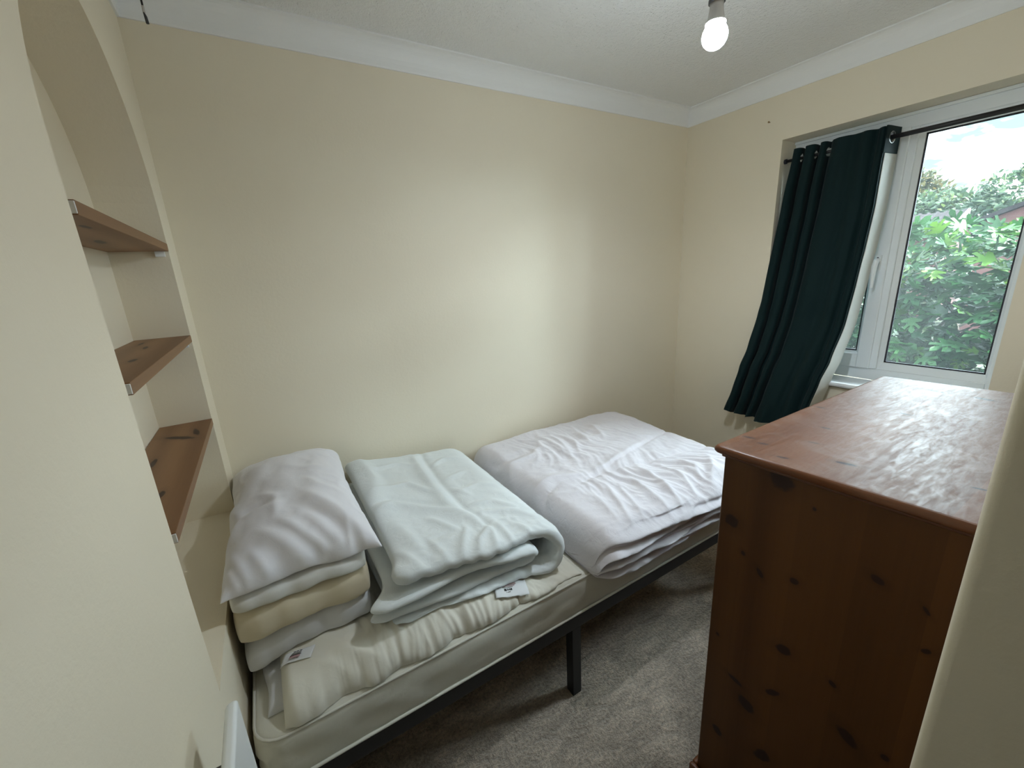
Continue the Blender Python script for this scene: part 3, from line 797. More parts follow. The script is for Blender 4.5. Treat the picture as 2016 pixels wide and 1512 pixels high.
# ------------------------------------------------------------------ curtain rod and curtain
RODX, RODZ = LX + 0.045, 1.990
def rod():
    r = empty('curtain_rod', (RODX, (WY0 + WY1) / 2, RODZ), label='thin black curtain rod across the window recess', cat='curtain rod')
    h = (WY1 - WY0) / 2
    bm = bmesh.new(); tube(bm, [(0, -h + 0.008, 0), (0, 0.16, 0)], 0.0095, 14); obj('outer_tube', bm, M['black_metal'], r, True)
    bm = bmesh.new(); tube(bm, [(0, 0.15, 0), (0, h - 0.008, 0)], 0.0075, 14); obj('inner_tube', bm, M['black_metal'], r, True)
    for sgn in (-1, 1):
        bm = bmesh.new(); lathe(bm, [(0.012, 0), (0.012, 0.010)], 16, (0, sgn * h - (0.010 if sgn > 0 else 0), 0), 'y'); obj('end_cap', bm, M['rubber'], r, True)
rod()
def curtain():
    c = empty('curtain', (RODX, -0.80, 0.0), label='dark green eyelet curtain with white lining, drawn to the left of the window', cat='curtain')
    ZT, ZB = 2.034, 0.618
    # fold line at the rod: (y, x) control points, positive x towards the glass
    def interp(tab, z):
        for (za, va), (zb, vb) in zip(tab, tab[1:]):
            if za >= z >= zb:
                k = (za - z) / (za - zb); k = k * k * (3 - 2 * k) * 0.4 + k * 0.6
                return va + (vb - va) * k
        return tab[-1][1] if z < tab[-1][0] else tab[0][1]
    left = [(2.04, -0.618), (1.78, -0.590), (1.476, -0.560), (1.28, -0.550), (1.20, -0.540), (1.02, -0.530), (0.895, -0.510), (0.76, -0.484), (0.61, -0.447)]
    rght = [(2.04, -1.008), (1.72, -1.006), (1.55, -0.998), (1.37, -0.990), (1.18, -0.978), (1.0, -0.962), (0.90, -0.944), (0.74, -0.912), (0.61, -0.88)]
    xc = [(2.04, 0.0), (1.55, -0.008), (1.20, -0.040), (1.0, -0.092), (0.90, -0.122), (0.74, -0.132), (0.61, -0.132)]
    amp = [(2.04, 0.040), (1.6, 0.036), (1.0, 0.034), (0.61, 0.042)]
    # normalised fold profile: (t across, x in units of amp)
    folds = [(0.0, 0.6), (0.005, -0.5), (0.03, -0.95), (0.07, -1.0), (0.095, -0.7), (0.10, -0.1), (0.09, 0.5), (0.10, 0.7), (0.125, 0.3), (0.145, -0.6), (0.175, -0.95), (0.22, -1.0), (0.255, -0.75), (0.262, -0.1), (0.255, 0.4), (0.268, 0.55),
             (0.29, 0.2), (0.31, -0.5), (0.335, -0.85), (0.365, -0.9), (0.385, -0.6), (0.39, -0.1), (0.395, 0.2), (0.415, -0.1), (0.44, -0.6), (0.48, -0.9), (0.55, -1.0), (0.62, -0.88), (0.67, -0.66), (0.72, -0.76), (0.78, -1.0), (0.83, -0.85), (0.86, -0.5), (0.88, -0.45),
             (0.905, -0.75), (0.94, -0.9), (0.965, -0.6), (0.99, 0.3), (1.005, 1.1), (1.012, 1.55), (1.005, 1.2), (0.995, 0.2), (0.985, -0.7), (0.975, -1.15)]
    def cr_(P, s):
        n = len(P) - 1; f = s * n; i = min(int(f), n - 1); k = f - i
        p0, p1, p2, p3 = P[max(i - 1, 0)], P[i], P[i + 1], P[min(i + 2, n)]
        r = []
        for a in range(2):
            r.append(0.5 * (2 * p1[a] + (p2[a] - p0[a]) * k + (2 * p0[a] - 5 * p1[a] + 4 * p2[a] - p3[a]) * k * k + (3 * p1[a] - p0[a] - 3 * p2[a] + p3[a]) * k ** 3))
        return r
    NU = 360
    ZS = [ZT - 0.0045 * j for j in range(25)]
    JB = len(ZS) - 1
    while ZS[-1] > ZB + 0.012: ZS.append(ZS[-1] - 0.0145)
    ZS.append(ZB); NV = len(ZS) - 1
    HOLES = []
    def point(s, z):
        t, xx = cr_(folds, s)
        k = (ZT - z) / (ZT - ZB)
        yl, yr = interp(left, z), interp(rght, z)
        wob = 0.012 * k * noise.noise(Vector((t * 6, z * 2.2, 3.1))) + 0.006 * noise.noise(Vector((t * 15, z * 5, 1.7)))
        y = yl + (yr - yl) * t + 0.010 * k * noise.noise(Vector((t * 5, z * 1.6, 8.0)))
        # the near end of the curtain falls behind the sill line and flares to the right
        x = xc_at(t, z) + xx * interp(amp, z) + wob
        return x, y + 0.80
    def xc_at(t, z):
        return interp(xc, z)
    def sheet(off):
        bm = bmesh.new(); rows = []
        for j in range(NV + 1):
            z = ZS[j]; q = (ZT - z) / (ZT - ZB)
            rows.append([Vector((*point(i / NU, z), z + 0.010 * math.sin(i / NU * 31) * q ** 6 - 0.012 * q ** 8 * (i / NU))) for i in range(NU + 1)])
        V = []
        for j, r in enumerate(rows):
            L = []
            for i, p in enumerate(r):
                a = r[max(i - 1, 0)]; b = r[min(i + 1, NU)]
                d = (b - a); nn = Vector((-d.y, d.x, 0))
                if nn.length > 1e-9: nn.normalize()
                L.append(p + nn * off)
            V.append(L)
        return V
    def build(name, mat_, off, j0, j1, thick, i0=0, i1=None, **kw):
        i1 = NU if i1 is None else i1
        V = sheet(off); W = sheet(off + thick)
        bm = bmesh.new()
        A = [[bm.verts.new(p) for p in V[j]] for j in range(j0, j1 + 1)]
        B = [[bm.verts.new(p) for p in W[j]] for j in range(j0, j1 + 1)]
        for G in (A, B):
            for j in range(len(G) - 1):
                for i in range(i0, i1):
                    if j0 == 0 and j < JB and any((G[j][i].co - h).length < 0.0225 and (G[j + 1][i + 1].co - h).length < 0.0225 for h in HOLES): continue
                    bm.faces.new((G[j][i], G[j][i + 1], G[j + 1][i + 1], G[j + 1][i]))
        for i in range(i0, i1):
            bm.faces.new((A[0][i], A[0][i + 1], B[0][i + 1], B[0][i])); bm.faces.new((A[-1][i], A[-1][i + 1], B[-1][i + 1], B[-1][i]))
        for j in range(len(A) - 1):
            bm.faces.new((A[j][i0], A[j + 1][i0], B[j + 1][i0], B[j][i0])); bm.faces.new((A[j][i1], A[j + 1][i1], B[j + 1][i1], B[j][i1]))
        bmesh.ops.delete(bm, geom=[v for v in bm.verts if not v.link_faces], context='VERTS')
        return obj(name, bm, mat_, c, True, **kw)
    # eyelets where the cloth crosses the rod
    prev = None
    zr = RODZ
    pts = [Vector((*point(i / 800, zr), zr)) for i in range(801)]
    for i in range(800):
        a, b = pts[i], pts[i + 1]
        if a.x * b.x <= 0 and abs(a.x - b.x) > 1e-9:
            k = a.x / (a.x - b.x); p = a.lerp(b, k); d = (b - a).normalized(); nn = Vector((-d.y, d.x, 0)); HOLES.append(p)
            if i < 640: continue          # only the eyelet at the leading edge shows
            bm = bmesh.new(); n1 = 28; rings = []
            u = d; w = Vector((0, 0, 1))
            for (rad, hh) in ((0.020, -0.0050), (0.0235, -0.0062), (0.027, -0.0045), (0.027, 0.003), (0.0235, 0.0045), (0.020, 0.0034)):
                rings.append([bm.verts.new(p + (u * math.cos(2 * PI * q / n1) + w * math.sin(2 * PI * q / n1)) * rad + nn * hh) for q in range(n1)])
            for q1 in range(len(rings)):
                r1, r2 = rings[q1], rings[(q1 + 1) % len(rings)]
                for q in range(n1): bm.faces.new((r1[q], r1[(q + 1) % n1], r2[(q + 1) % n1], r2[q]))
            obj('eyelet', bm, M['steel'], c, True, label='metal eyelet')
    build('face_fabric', M['curtain'], 0.0, 0, NV, 0.0012)
    build('lining', M['lining'], 0.0030, JB, NV - 2, 0.0008, int(NU * 0.80), NU - 6, label='white lining showing along the leading edge')
    build('heading_band', M['curtain'], 0.0030, 0, JB, 0.0012)
curtain()

# ------------------------------------------------------------------ cloth: a small position-based solver that buckles a slightly over-sized sheet
def field(P, fn):
    return np.array([fn(float(p[0]), float(p[1]), float(p[2])) for p in P])

def ridged(x, y, z, oct=3):
    """sharp crests with soft hollows, roughly -0.6..1"""
    v, a, f = 0.0, 1.0, 1.0
    for _ in range(oct):
        n = 1 - abs(noise.noise(Vector((x * f, y * f, z * f)))) * 2.2
        v += a * n; a *= 0.5; f *= 2.1
    return v * 0.6 - 0.45

def creases(P, lines):
    """heights of explicit folds; lines = ([(x, y), ...], half width, height)."""
    H = np.zeros(len(P)); XY = np.asarray(P)[:, :2]
    for pts, w, h in lines:
        pts = np.array(pts, float); seg = np.linalg.norm(np.diff(pts, axis=0), axis=1); tot = seg.sum(); acc = 0
        D = np.full(len(XY), 9.0); T = np.zeros(len(XY))
        for k in range(len(pts) - 1):
            a, d = pts[k], pts[k + 1] - pts[k]
            t = np.clip(((XY - a) @ d) / (d @ d + 1e-12), 0, 1)
            q = np.linalg.norm(XY - (a + t[:, None] * d), axis=1)
            m = q < D; D[m] = q[m]; T[m] = (acc + t[m] * seg[k]) / tot
            acc += seg[k]
        H += h * np.exp(-(D / w) ** 1.5) * np.clip(np.sin(PI * np.clip(T, 0.02, 0.98)), 0, 1) ** 0.6
    return H

def vnormals(V, Q):
    fn = np.cross(V[Q[:, 2]] - V[Q[:, 0]], V[Q[:, 3]] - V[Q[:, 1]])
    N = np.zeros((len(V), 3))
    for k in range(4):
        for a in range(3): N[:, a] += np.bincount(Q[:, k], fn[:, a], len(V))
    return N / (np.linalg.norm(N, axis=1)[:, None] + 1e-12)

def crumple(V, Q, grow=1.05, iters=120, goal_n=0.004, goal_t=0.06, bend=0.04, dirs=None, clamp=None, init=None, smooth=1):
    """V: rest shape, Q: quads. grow: rest-length factor (number or per vertex); dirs: unit vectors the growth follows
    (wrinkles then run across them); init: starting offset along the normal."""
    V = np.asarray(V, float); Q = np.asarray(Q, int); n = len(V)
    E = np.vstack([Q[:, [0, 1]], Q[:, [1, 2]], Q[:, [2, 3]], Q[:, [3, 0]]]); E.sort(axis=1); E = np.unique(E, axis=0)
    D = np.vstack([Q[:, [0, 2]], Q[:, [1, 3]]])
    N = vnormals(V, Q)
    if N[:, 2][np.argmax(V[:, 2])] < 0: N = -N
    A = np.vstack([E, D]); i, j = A[:, 0], A[:, 1]
    l0 = np.linalg.norm(V[i] - V[j], axis=1) + 1e-9
    g = np.full(n, float(grow)) if np.isscalar(grow) else np.asarray(grow, float)
    ge = 0.5 * (g[i] + g[j]) - 1.0
    if dirs is not None:
        d = (V[j] - V[i]) / l0[:, None]; ge = ge * np.minimum(1, np.abs(np.sum(d * 0.5 * (dirs[i] + dirs[j]), axis=1))) ** 2
    rest = l0 * (1 + ge)
    w = np.concatenate([np.ones(len(E)), np.full(len(D), 0.45)])
    cnt = np.bincount(i, w, n) + np.bincount(j, w, n) + 1e-9
    ei, ej = E[:, 0], E[:, 1]; deg = np.bincount(ei, minlength=n) + np.bincount(ej, minlength=n)
    def blur(U):
        B = np.empty_like(U)
        for a in range(3): B[:, a] = (np.bincount(ei, U[ej, a], n) + np.bincount(ej, U[ei, a], n)) / deg
        return B
    X = V.copy()
    if init is not None: X += N * np.asarray(init)[:, None]
    base = X.copy()
    for it in range(iters):
        d = X[j] - X[i]; l = np.linalg.norm(d, axis=1) + 1e-9
        c = d * ((l - rest) / l * w)[:, None]
        for a in range(3): X[:, a] += 1.5 * (np.bincount(i, c[:, a], n) - np.bincount(j, c[:, a], n)) / cnt
        U = X - base
        U = U + bend * (blur(U) - U)
        un = np.sum(U * N, axis=1)[:, None] * N
        X = base + U - goal_n * un - goal_t * (U - un)
        if clamp is not None and it % 3 == 0: X = clamp(X)
    for _ in range(smooth):
        U = X - V; X = V + 0.5 * U + 0.5 * blur(U)
    if clamp is not None: X = clamp(X)
    return X

def qmesh(name, V, Q, mat_, parent=None, sub=0, **kw):
    me = bpy.data.meshes.new(name)
    me.from_pydata([tuple(map(float, p)) for p in V], [], [tuple(int(a) for a in q) for q in Q])
    for mm in (mat_ if isinstance(mat_, (list, tuple)) else [mat_]): me.materials.append(mm)
    bm = bmesh.new(); bm.from_mesh(me); bmesh.ops.recalc_face_normals(bm, faces=bm.faces); bm.to_mesh(me); bm.free()
    for p in me.polygons: p.use_smooth = True
    o = bpy.data.objects.new(name, me); COL.objects.link(o)
    if parent: o.parent = parent
    if sub:
        sm = o.modifiers.new('sub', 'SUBSURF'); sm.levels = 0; sm.render_levels = sub
    return tag(o, **kw)

def grid_quads(nu, nv, off=0, wrap_v=False):
    Q = []
    for a in range(nu - 1):
        for b in range(nv - (0 if wrap_v else 1)):
            b2 = (b + 1) % nv
            Q.append((off + a * nv + b, off + (a + 1) * nv + b, off + (a + 1) * nv + b2, off + a * nv + b2))
    return Q

def weld(V, Q, tol=1e-5):
    key = {}; remap = []; NV_ = []
    for p in V:
        k = tuple(np.round(np.asarray(p) / tol).astype(int))
        if k not in key: key[k] = len(NV_); NV_.append(p)
        remap.append(key[k])
    Q2 = [tuple(remap[a] for a in q) for q in Q]
    return np.array(NV_, float), np.array([q for q in Q2 if len(set(q)) == 4], int)

# what already lies on the bed, as heights on a fine grid, so that each new piece settles on it
HC, HX0, HY0 = 0.004, -0.20, -1.12
HMAP = np.full((600, 300), -1.0)
def hidx(X): return (np.clip(((X[:, 0] - HX0) / HC).astype(int), 0, 599), np.clip(((X[:, 1] - HY0) / HC).astype(int), 0, 299))
def height_at(X): i, j = hidx(X); return HMAP[i, j]
def settle_on(X, gap=0.0012):
    h = height_at(X) + gap; X[:, 2] = np.maximum(X[:, 2], h); return X
def lay(X, Q):
    """record a piece in the height grid"""
    for a in np.linspace(0, 1, 5):
        for b in np.linspace(0, 1, 5):
            P = (X[Q[:, 0]] * (1 - a) + X[Q[:, 1]] * a) * (1 - b) + (X[Q[:, 3]] * (1 - a) + X[Q[:, 2]] * a) * b
            i, j = hidx(P); np.maximum.at(HMAP, (i, j), P[:, 2])
def grow_map():
    global HMAP
    H = HMAP.copy()
    for dx in (-1, 0, 1):
        for dy in (-1, 0, 1): H = np.maximum(H, np.roll(np.roll(HMAP, dx, 0), dy, 1))
    HMAP = H
# the mattress top
_i0, _i1 = int((MX0 - HX0) / HC) - 1, int((MX1 - HX0) / HC) + 2; _j0, _j1 = int((MY0 - HY0) / HC), int((MY1 - HY0) / HC) + 2
HMAP[_i0:_i1, _j0:_j1] = MZ1 + 0.0015

# ------------------------------------------------------------------ cream protector bunched on the mattress
def prot_h(x, y):
    def sm(t): t = min(1, max(0, t)); return t * t * (3 - 2 * t)
    h = 0.007 + 0.066 * (1 - sm((x - 0.50) / 0.42)) * (1 - sm((y + 0.84) / 0.22) * sm((x - 0.20) / 0.22) * 0.92)
    return h
def protector():
    nu, nv = 210, 130
    x0, x1, y0, y1 = 0.082, 0.985, -0.938, -0.12
    V = []
    zb = MZ1 + 0.0035
    def top(x, y):
        h = prot_h(x, y)
        ex = min(x - x0, x1 - x); ey = min((y - y0), y1 - y)
        rx = 0.030; ry = 0.085 * (h / 0.07) + 0.010
        fx = math.sqrt(max(0, 1 - max(0, 1 - ex / rx) ** 2)); fy = math.sqrt(max(0, 1 - max(0, 1 - ey / ry) ** 2.2))
        return zb + h * fx * fy
    for a in range(nu):
        for b in range(nv):
            x = x0 + (x1 - x0) * (a / (nu - 1)) ** 1.15; t = (b / (nv - 1)) ** 1.5
            y = y0 + (y1 - y0) * t
            e = 0.006 * math.sin(x * 37) + 0.014 * noise.noise(Vector((x * 11, 3, 1))) + 0.004 * noise.noise(Vector((x * 40, 3, 1))) + 0.016 * max(0, (x - 0.75))
            V.append((x, y + e * (1 - t) ** 6, top(x, y)))
    n1 = len(V)
    V += [(p[0], p[1], zb - 0.0012) for p in V]
    Q = grid_quads(nu, nv) + grid_quads(nu, nv, n1)
    for a in range(nu - 1):
        for b in (0, nv - 1): Q.append((a * nv + b, (a + 1) * nv + b, n1 + (a + 1) * nv + b, n1 + a * nv + b))
    for b in range(nv - 1):
        for a in (0, nu - 1): Q.append((a * nv + b, a * nv + b + 1, n1 + a * nv + b + 1, n1 + a * nv + b))
    V, Q4 = weld(V, Q, 1e-6)
    upper = (V[:, 2] > zb).astype(float)
    front = np.clip((-0.60 - V[:, 1]) / 0.25, 0, 1); mid = np.clip((V[:, 0] - 0.16) / 0.15, 0, 1) * np.clip((0.98 - V[:, 0]) / 0.2, 0, 1)
    g = 1.015 + 0.16 * front * (0.12 + 0.88 * mid)
    dirs = np.zeros_like(V); dirs[:, 0] = 1.0; dirs[:, 1] = 0.2
    gather = field(V, lambda x, y, z: ridged(x * 15 + 2.5 * noise.noise(Vector((x * 5, y * 5, 1))), y * 3.0, 2.0, 2))
    init = upper * front * (0.15 + 0.85 * mid) * np.clip((V[:, 2] - zb) / 0.02, 0, 1) * gather * 0.016
    init += upper * front * creases(V, [([(0.16, -0.74), (0.30, -0.92)], 0.03, 0.010), ([(0.10, -0.80), (0.26, -0.93)], 0.02, 0.007), ([(0.20, -0.84), (0.33, -0.93)], 0.014, 0.006)])
    def cl(X):
        X[:, 2] = np.maximum(X[:, 2], MZ1 + 0.0022); X[:, 1] = np.maximum(X[:, 1], MY0 - 0.002); return X
    X = crumple(V, Q4, g, 130, 0.004, 0.07, 0.05, dirs, cl, init, 2)
    p = empty('mattress_protector', (0.5, -0.5, MZ1), label='cream mattress protector bunched up along the near edge of the mattress', cat='mattress protector')
    qmesh('quilted_sheet', X - np.array(p.location), Q4, M['topper'], p, 1)
    lay(X, Q4); PX_, PQ_ = X, Q4
    # white skirt poking out at its left end
    nu, nv = 30, 70
    V = []
    for side in (1, 0):
        for a in range(nu):
            for b in range(nv):
                u, v = a / (nu - 1), b / (nv - 1)
                x = 0.046 + 0.06 * u + 0.006 * math.sin(v * 9); y = -0.885 + 0.30 * v
                h = max(0, 1 - abs(2 * u - 1) ** 4) ** 0.5 * max(0, 1 - abs(2 * v - 1) ** 6) ** 0.5
                V.append((x, y, MZ1 + 0.0030 + 0.034 * h * side))
    Q = grid_quads(nu, nv) + grid_quads(nu, nv, nu * nv)
    V, Q4 = weld(V, Q, 1e-6)
    X = crumple(V, Q4, 1.06, 80, 0.006, 0.08, 0.05, None, cl, field(V, lambda x, y, z: 0.004 * noise.noise(Vector((x * 20, y * 20, z * 20))) * (z > MZ1 + 0.005)))
    qmesh('skirt', X - np.array(p.location), Q4, M['grey_cotton'], p, 1, label='white skirt poking out at the left end')
    lay(X, Q4)
    return p
PROT = protector()
grow_map()
HM_BED = HMAP.copy()

# ------------------------------------------------------------------ sewn-in care labels, following the cloth they lie on
def care_label(parent, corners, prints, label, under=True):
    C4 = [np.array(c, float) for c in corners]         # near-left, near-right, far-right, far-left in plan
    def at(u, v, off):
        p = (C4[0] * (1 - u) + C4[1] * u) * (1 - v) + (C4[3] * (1 - u) + C4[2] * u) * v
        X = np.array([[p[0], p[1], 0.0]])
        hs = [height_at(X + np.array([[dx, dy, 0]]))[0] for dx in (-0.006, 0, 0.006) for dy in (-0.006, 0, 0.006)]
        return np.array((p[0], p[1], 0.5 * max(hs) + 0.5 * sum(hs) / 9 + 0.0035 + off))
    def patch(name, u0, u1, v0, v1, off, mt, par, n=12, **kw):
        V, Q = [], []
        for a in range(n):
            for b in range(n): V.append(at(u0 + (u1 - u0) * a / (n - 1), v0 + (v1 - v0) * b / (n - 1), off))
        V = np.array(V)
        for _ in range(2):
            G = V[:, 2].reshape(n, n); B = G.copy(); B[1:-1, 1:-1] = (G[:-2, 1:-1] + G[2:, 1:-1] + G[1:-1, :-2] + G[1:-1, 2:]) / 4; V[:, 2] = B.ravel()
        lo = V - np.array((0, 0, 0.0006)); k = len(V)
        Q = grid_quads(n, n) + grid_quads(n, n, k)
        for a in range(n - 1):
            for b in (0, n - 1): Q.append((a * n + b, (a + 1) * n + b, k + (a + 1) * n + b, k + a * n + b)); Q.append((b * n + a, b * n + a + 1, k + b * n + a + 1, k + b * n + a))
        loc = np.array(parent.location)
        return qmesh(name, np.vstack([V, lo]) - loc, Q, mt, par, 0, **kw)
    lb = patch('care_label', 0, 1, 0, 1, 0, M['label'], parent, 16, label=label)
    if under: lay(np.array([v.co for v in lb.data.vertices]) + np.array(parent.location), np.array([tuple(p.vertices) for p in lb.data.polygons])); grow_map()
    for u0, u1, v0, v1, ink in prints: patch('print', u0, u1, v0, v1, 0.0008, M[ink], lb, 6)
care_label(PROT, [(0.087, -0.824), (0.159, -0.849), (0.174, -0.811), (0.103, -0.799)], [(0.28, 0.62, 0.20, 0.38, 'ink_pink'), (0.28, 0.64, 0.40, 0.44, 'ink'), (0.30, 0.60, 0.47, 0.515, 'ink_grey'), (0.30, 0.62, 0.54, 0.575, 'ink_grey'),
      (0.32, 0.62, 0.60, 0.635, 'ink_grey'), (0.34, 0.42, 0.70, 0.76, 'ink'), (0.44, 0.52, 0.70, 0.76, 'ink'), (0.54, 0.62, 0.70, 0.76, 'ink')], 'white printed care label')

# ------------------------------------------------------------------ pillows
def pillow(label, mat_, x0, x1, y0, y1, zs, up, dn, seed, grow=1.05, lines=(), ears=0.02, flat=3.0, ex=0.55, sag=None, rough=0.004, skew=0.0, blunt=0.10):
    """zs: seam height, up / dn: thickness above and below the seam."""
    nu, nv = 74, 120
    cx_, cy_ = (x0 + x1) / 2, (y0 + y1) / 2; hx, hy = (x1 - x0) / 2, (y1 - y0) / 2
    G = []
    rs = random.Random(seed); ph = rs.random() * 9
    for side in (1, -1):
        for a in range(nu):
            for b in range(nv):
                u = a / (nu - 1) * 2 - 1; v = b / (nv - 1) * 2 - 1
                u = math.sin(u * PI / 2) * 0.4 + u * 0.6; v = math.sin(v * PI / 2) * 0.3 + v * 0.7
                h = (max(0.0, 1 - abs(u) ** flat) * max(0.0, 1 - abs(v) ** (flat + 1.5))) ** ex
                kx = 1 - ears / hx * (1 - abs(v) ** 2.5); ky = 1 - ears / hy * (1 - abs(u) ** 2.5)
                px = cx_ + u * hx * kx + 0.006 * noise.noise(Vector((v * 2.5, ph, 1))) * u; py = cy_ + v * hy * ky + 0.008 * noise.noise(Vector((u * 3, ph, 5))) * abs(v)
                cr_ = 1 - blunt * (abs(u) ** 5) * (abs(v) ** 5); px = cx_ + (px - cx_) * cr_; py = cy_ + (py - cy_) * (1 - (1 - cr_) * 0.5)
                px += skew * (py - cy_)
                edge = 0.006 * noise.noise(Vector((u * 2.5 + ph, v * 2.5, 3)))
                z = zs + edge + h * (up if side > 0 else -dn)
                if sag: z += sag(px, py)
                G.append((px, py, z))
    Q = grid_quads(nu, nv) + grid_quads(nu, nv, nu * nv)
    top_flag = np.array([1.0] * (nu * nv) + [0.0] * (nu * nv))
    V, Q4 = weld(G, Q)
    U = np.abs(V[:, 0] - cx_) / hx; W = np.abs(V[:, 1] - cy_) / hy; B = np.maximum(U, W)
    upper = (V[:, 2] > zs + 0.004).astype(float)
    g = 1.0 + (grow - 1) * (0.35 + 1.0 * B ** 3)
    init = field(V, lambda x, y, z: rough * noise.noise(Vector((x * 7 + ph, y * 7, z * 7))) + rough * 0.8 * ridged(x * 11, y * 9 + ph, z * 11, 2))
    init = init * (0.4 + 0.8 * B)
    # gathers running in from the seam
    ang = np.where(U > W, V[:, 1], V[:, 0])
    init += (grow - 1) * 0.03 * np.exp(-((1 - B) / 0.16) ** 2) * np.array([noise.noise(Vector((a_ * 34, ph, 0.3 * b_))) for a_, b_ in zip(ang, B)])
    if lines: init += upper * creases(V, [(p_, w_, h_ * 1.2) for p_, w_, h_ in lines])
    X = crumple(V, Q4, g, 100, 0.005, 0.08, 0.06, None, settle_on, init, 2)
    X = settle_on(X)
    o = qmesh('pillow', X - np.array((cx_, cy_, zs)), Q4, mat_, None, 1, label=label, cat='pillow', group='pillows stacked at the head of the bed')
    o.location = (cx_, cy_, zs)
    lay(X, Q4); grow_map()
    return o
pillow('greyish white pillow at the bottom of the stack, its corner drooping off the mattress', M['grey_cotton'], 0.006, 0.345, -0.802, -0.070, 0.600, 0.068, 0.030, 11, 1.05, (), 0.010, 7.0, 0.36,
       lambda x, y: -0.050 * max(0, min(1, (0.13 - x) / 0.13)) * max(0, min(1, (-0.60 - y) / 0.22)))
pillow('cream yellowed pillow, third from the top of the stack', M['cream_cotton'], 0.004, 0.348, -0.806, -0.065, 0.672, 0.074, 0.020, 23, 1.03, (), 0.006, 9.0, 0.32, lambda x, y: -0.012 * max(0, min(1, (0.08 - x) / 0.08)))
pillow('thin off-white pillow directly under the top pillow', M['offwhite_cotton'], 0.003, 0.350, -0.804, -0.062, 0.748, 0.042, 0.012, 35, 1.04, (), 0.008, 7.0, 0.36)

# ------------------------------------------------------------------ folded duvets
def arc(cx_, cz_, r, a0, a1, n=10):
    return [(cx_ + r * math.cos(a0 + (a1 - a0) * i / n), cz_ + r * math.sin(a0 + (a1 - a0) * i / n)) for i in range(n + 1)]

def ribbon(path, thick, nv, edge_fn, corner=0.0):
    """a padded sheet: centre path in x-z with thickness, swept from its near edge to its far edge."""
    pts = [np.array(p, float) for p in path]
    seg = np.concatenate([[0], np.cumsum([np.linalg.norm(b - a) for a, b in zip(pts, pts[1:])])])
    L = seg[-1]; nu = int(L / 0.0085); S_ = np.linspace(0, L, nu)
    P = np.array([[np.interp(s, seg, [p[k] for p in pts]) for k in range(2)] for s in S_])
    for _ in range(8): P[1:-1] = 0.5 * P[1:-1] + 0.25 * (P[:-2] + P[2:])
    T = np.gradient(P, axis=0); T /= np.linalg.norm(T, axis=1)[:, None]; Nn = np.stack([-T[:, 1], T[:, 0]], 1)
    V = []
    for side in (1, -1):
        for a in range(nu):
            s = S_[a] / L; ya, yb = edge_fn(s); th = thick(s)
            ea = max(0.0, 1 - abs(2 * s - 1) ** (L / 0.035)) ** 0.5
            for b in range(nv):
                v = b / (nv - 1); vv = 0.45 * (0.5 - 0.5 * math.cos(PI * v)) + 0.55 * v
                eb = max(0.0, 1 - abs(2 * vv - 1) ** 26) ** 0.5
                w = th * 0.5 * ea * eb; y = ya + (yb - ya) * vv
                # the open corners at the near left end stick out
                cpull = corner * math.exp(-((y - ya) / 0.06) ** 2) * math.exp(-((min(s, 1 - s) * L) / 0.10) ** 2)
                near = max(0.0, 1 - (y - ya) / 0.045) * max(0.0, 1 - (min(s, 1 - s) * L) / 0.045)
                V.append((P[a][0] + side * Nn[a][0] * w - cpull + 0.020 * near, y + 0.020 * near, P[a][1] + side * Nn[a][1] * w))
    Q = grid_quads(nu, nv) + grid_quads(nu, nv, nu * nv)
    return weld(V, Q, 1e-6)

def lift(X):
    """ride over whatever lies below"""
    h = np.maximum(0, height_at(X) - MZ1 - 0.002); k = np.clip((0.74 - X[:, 2]) / 0.20, 0, 1)
    X = X.copy(); X[:, 2] += np.minimum(h, 0.07) * k * 0.7; return X

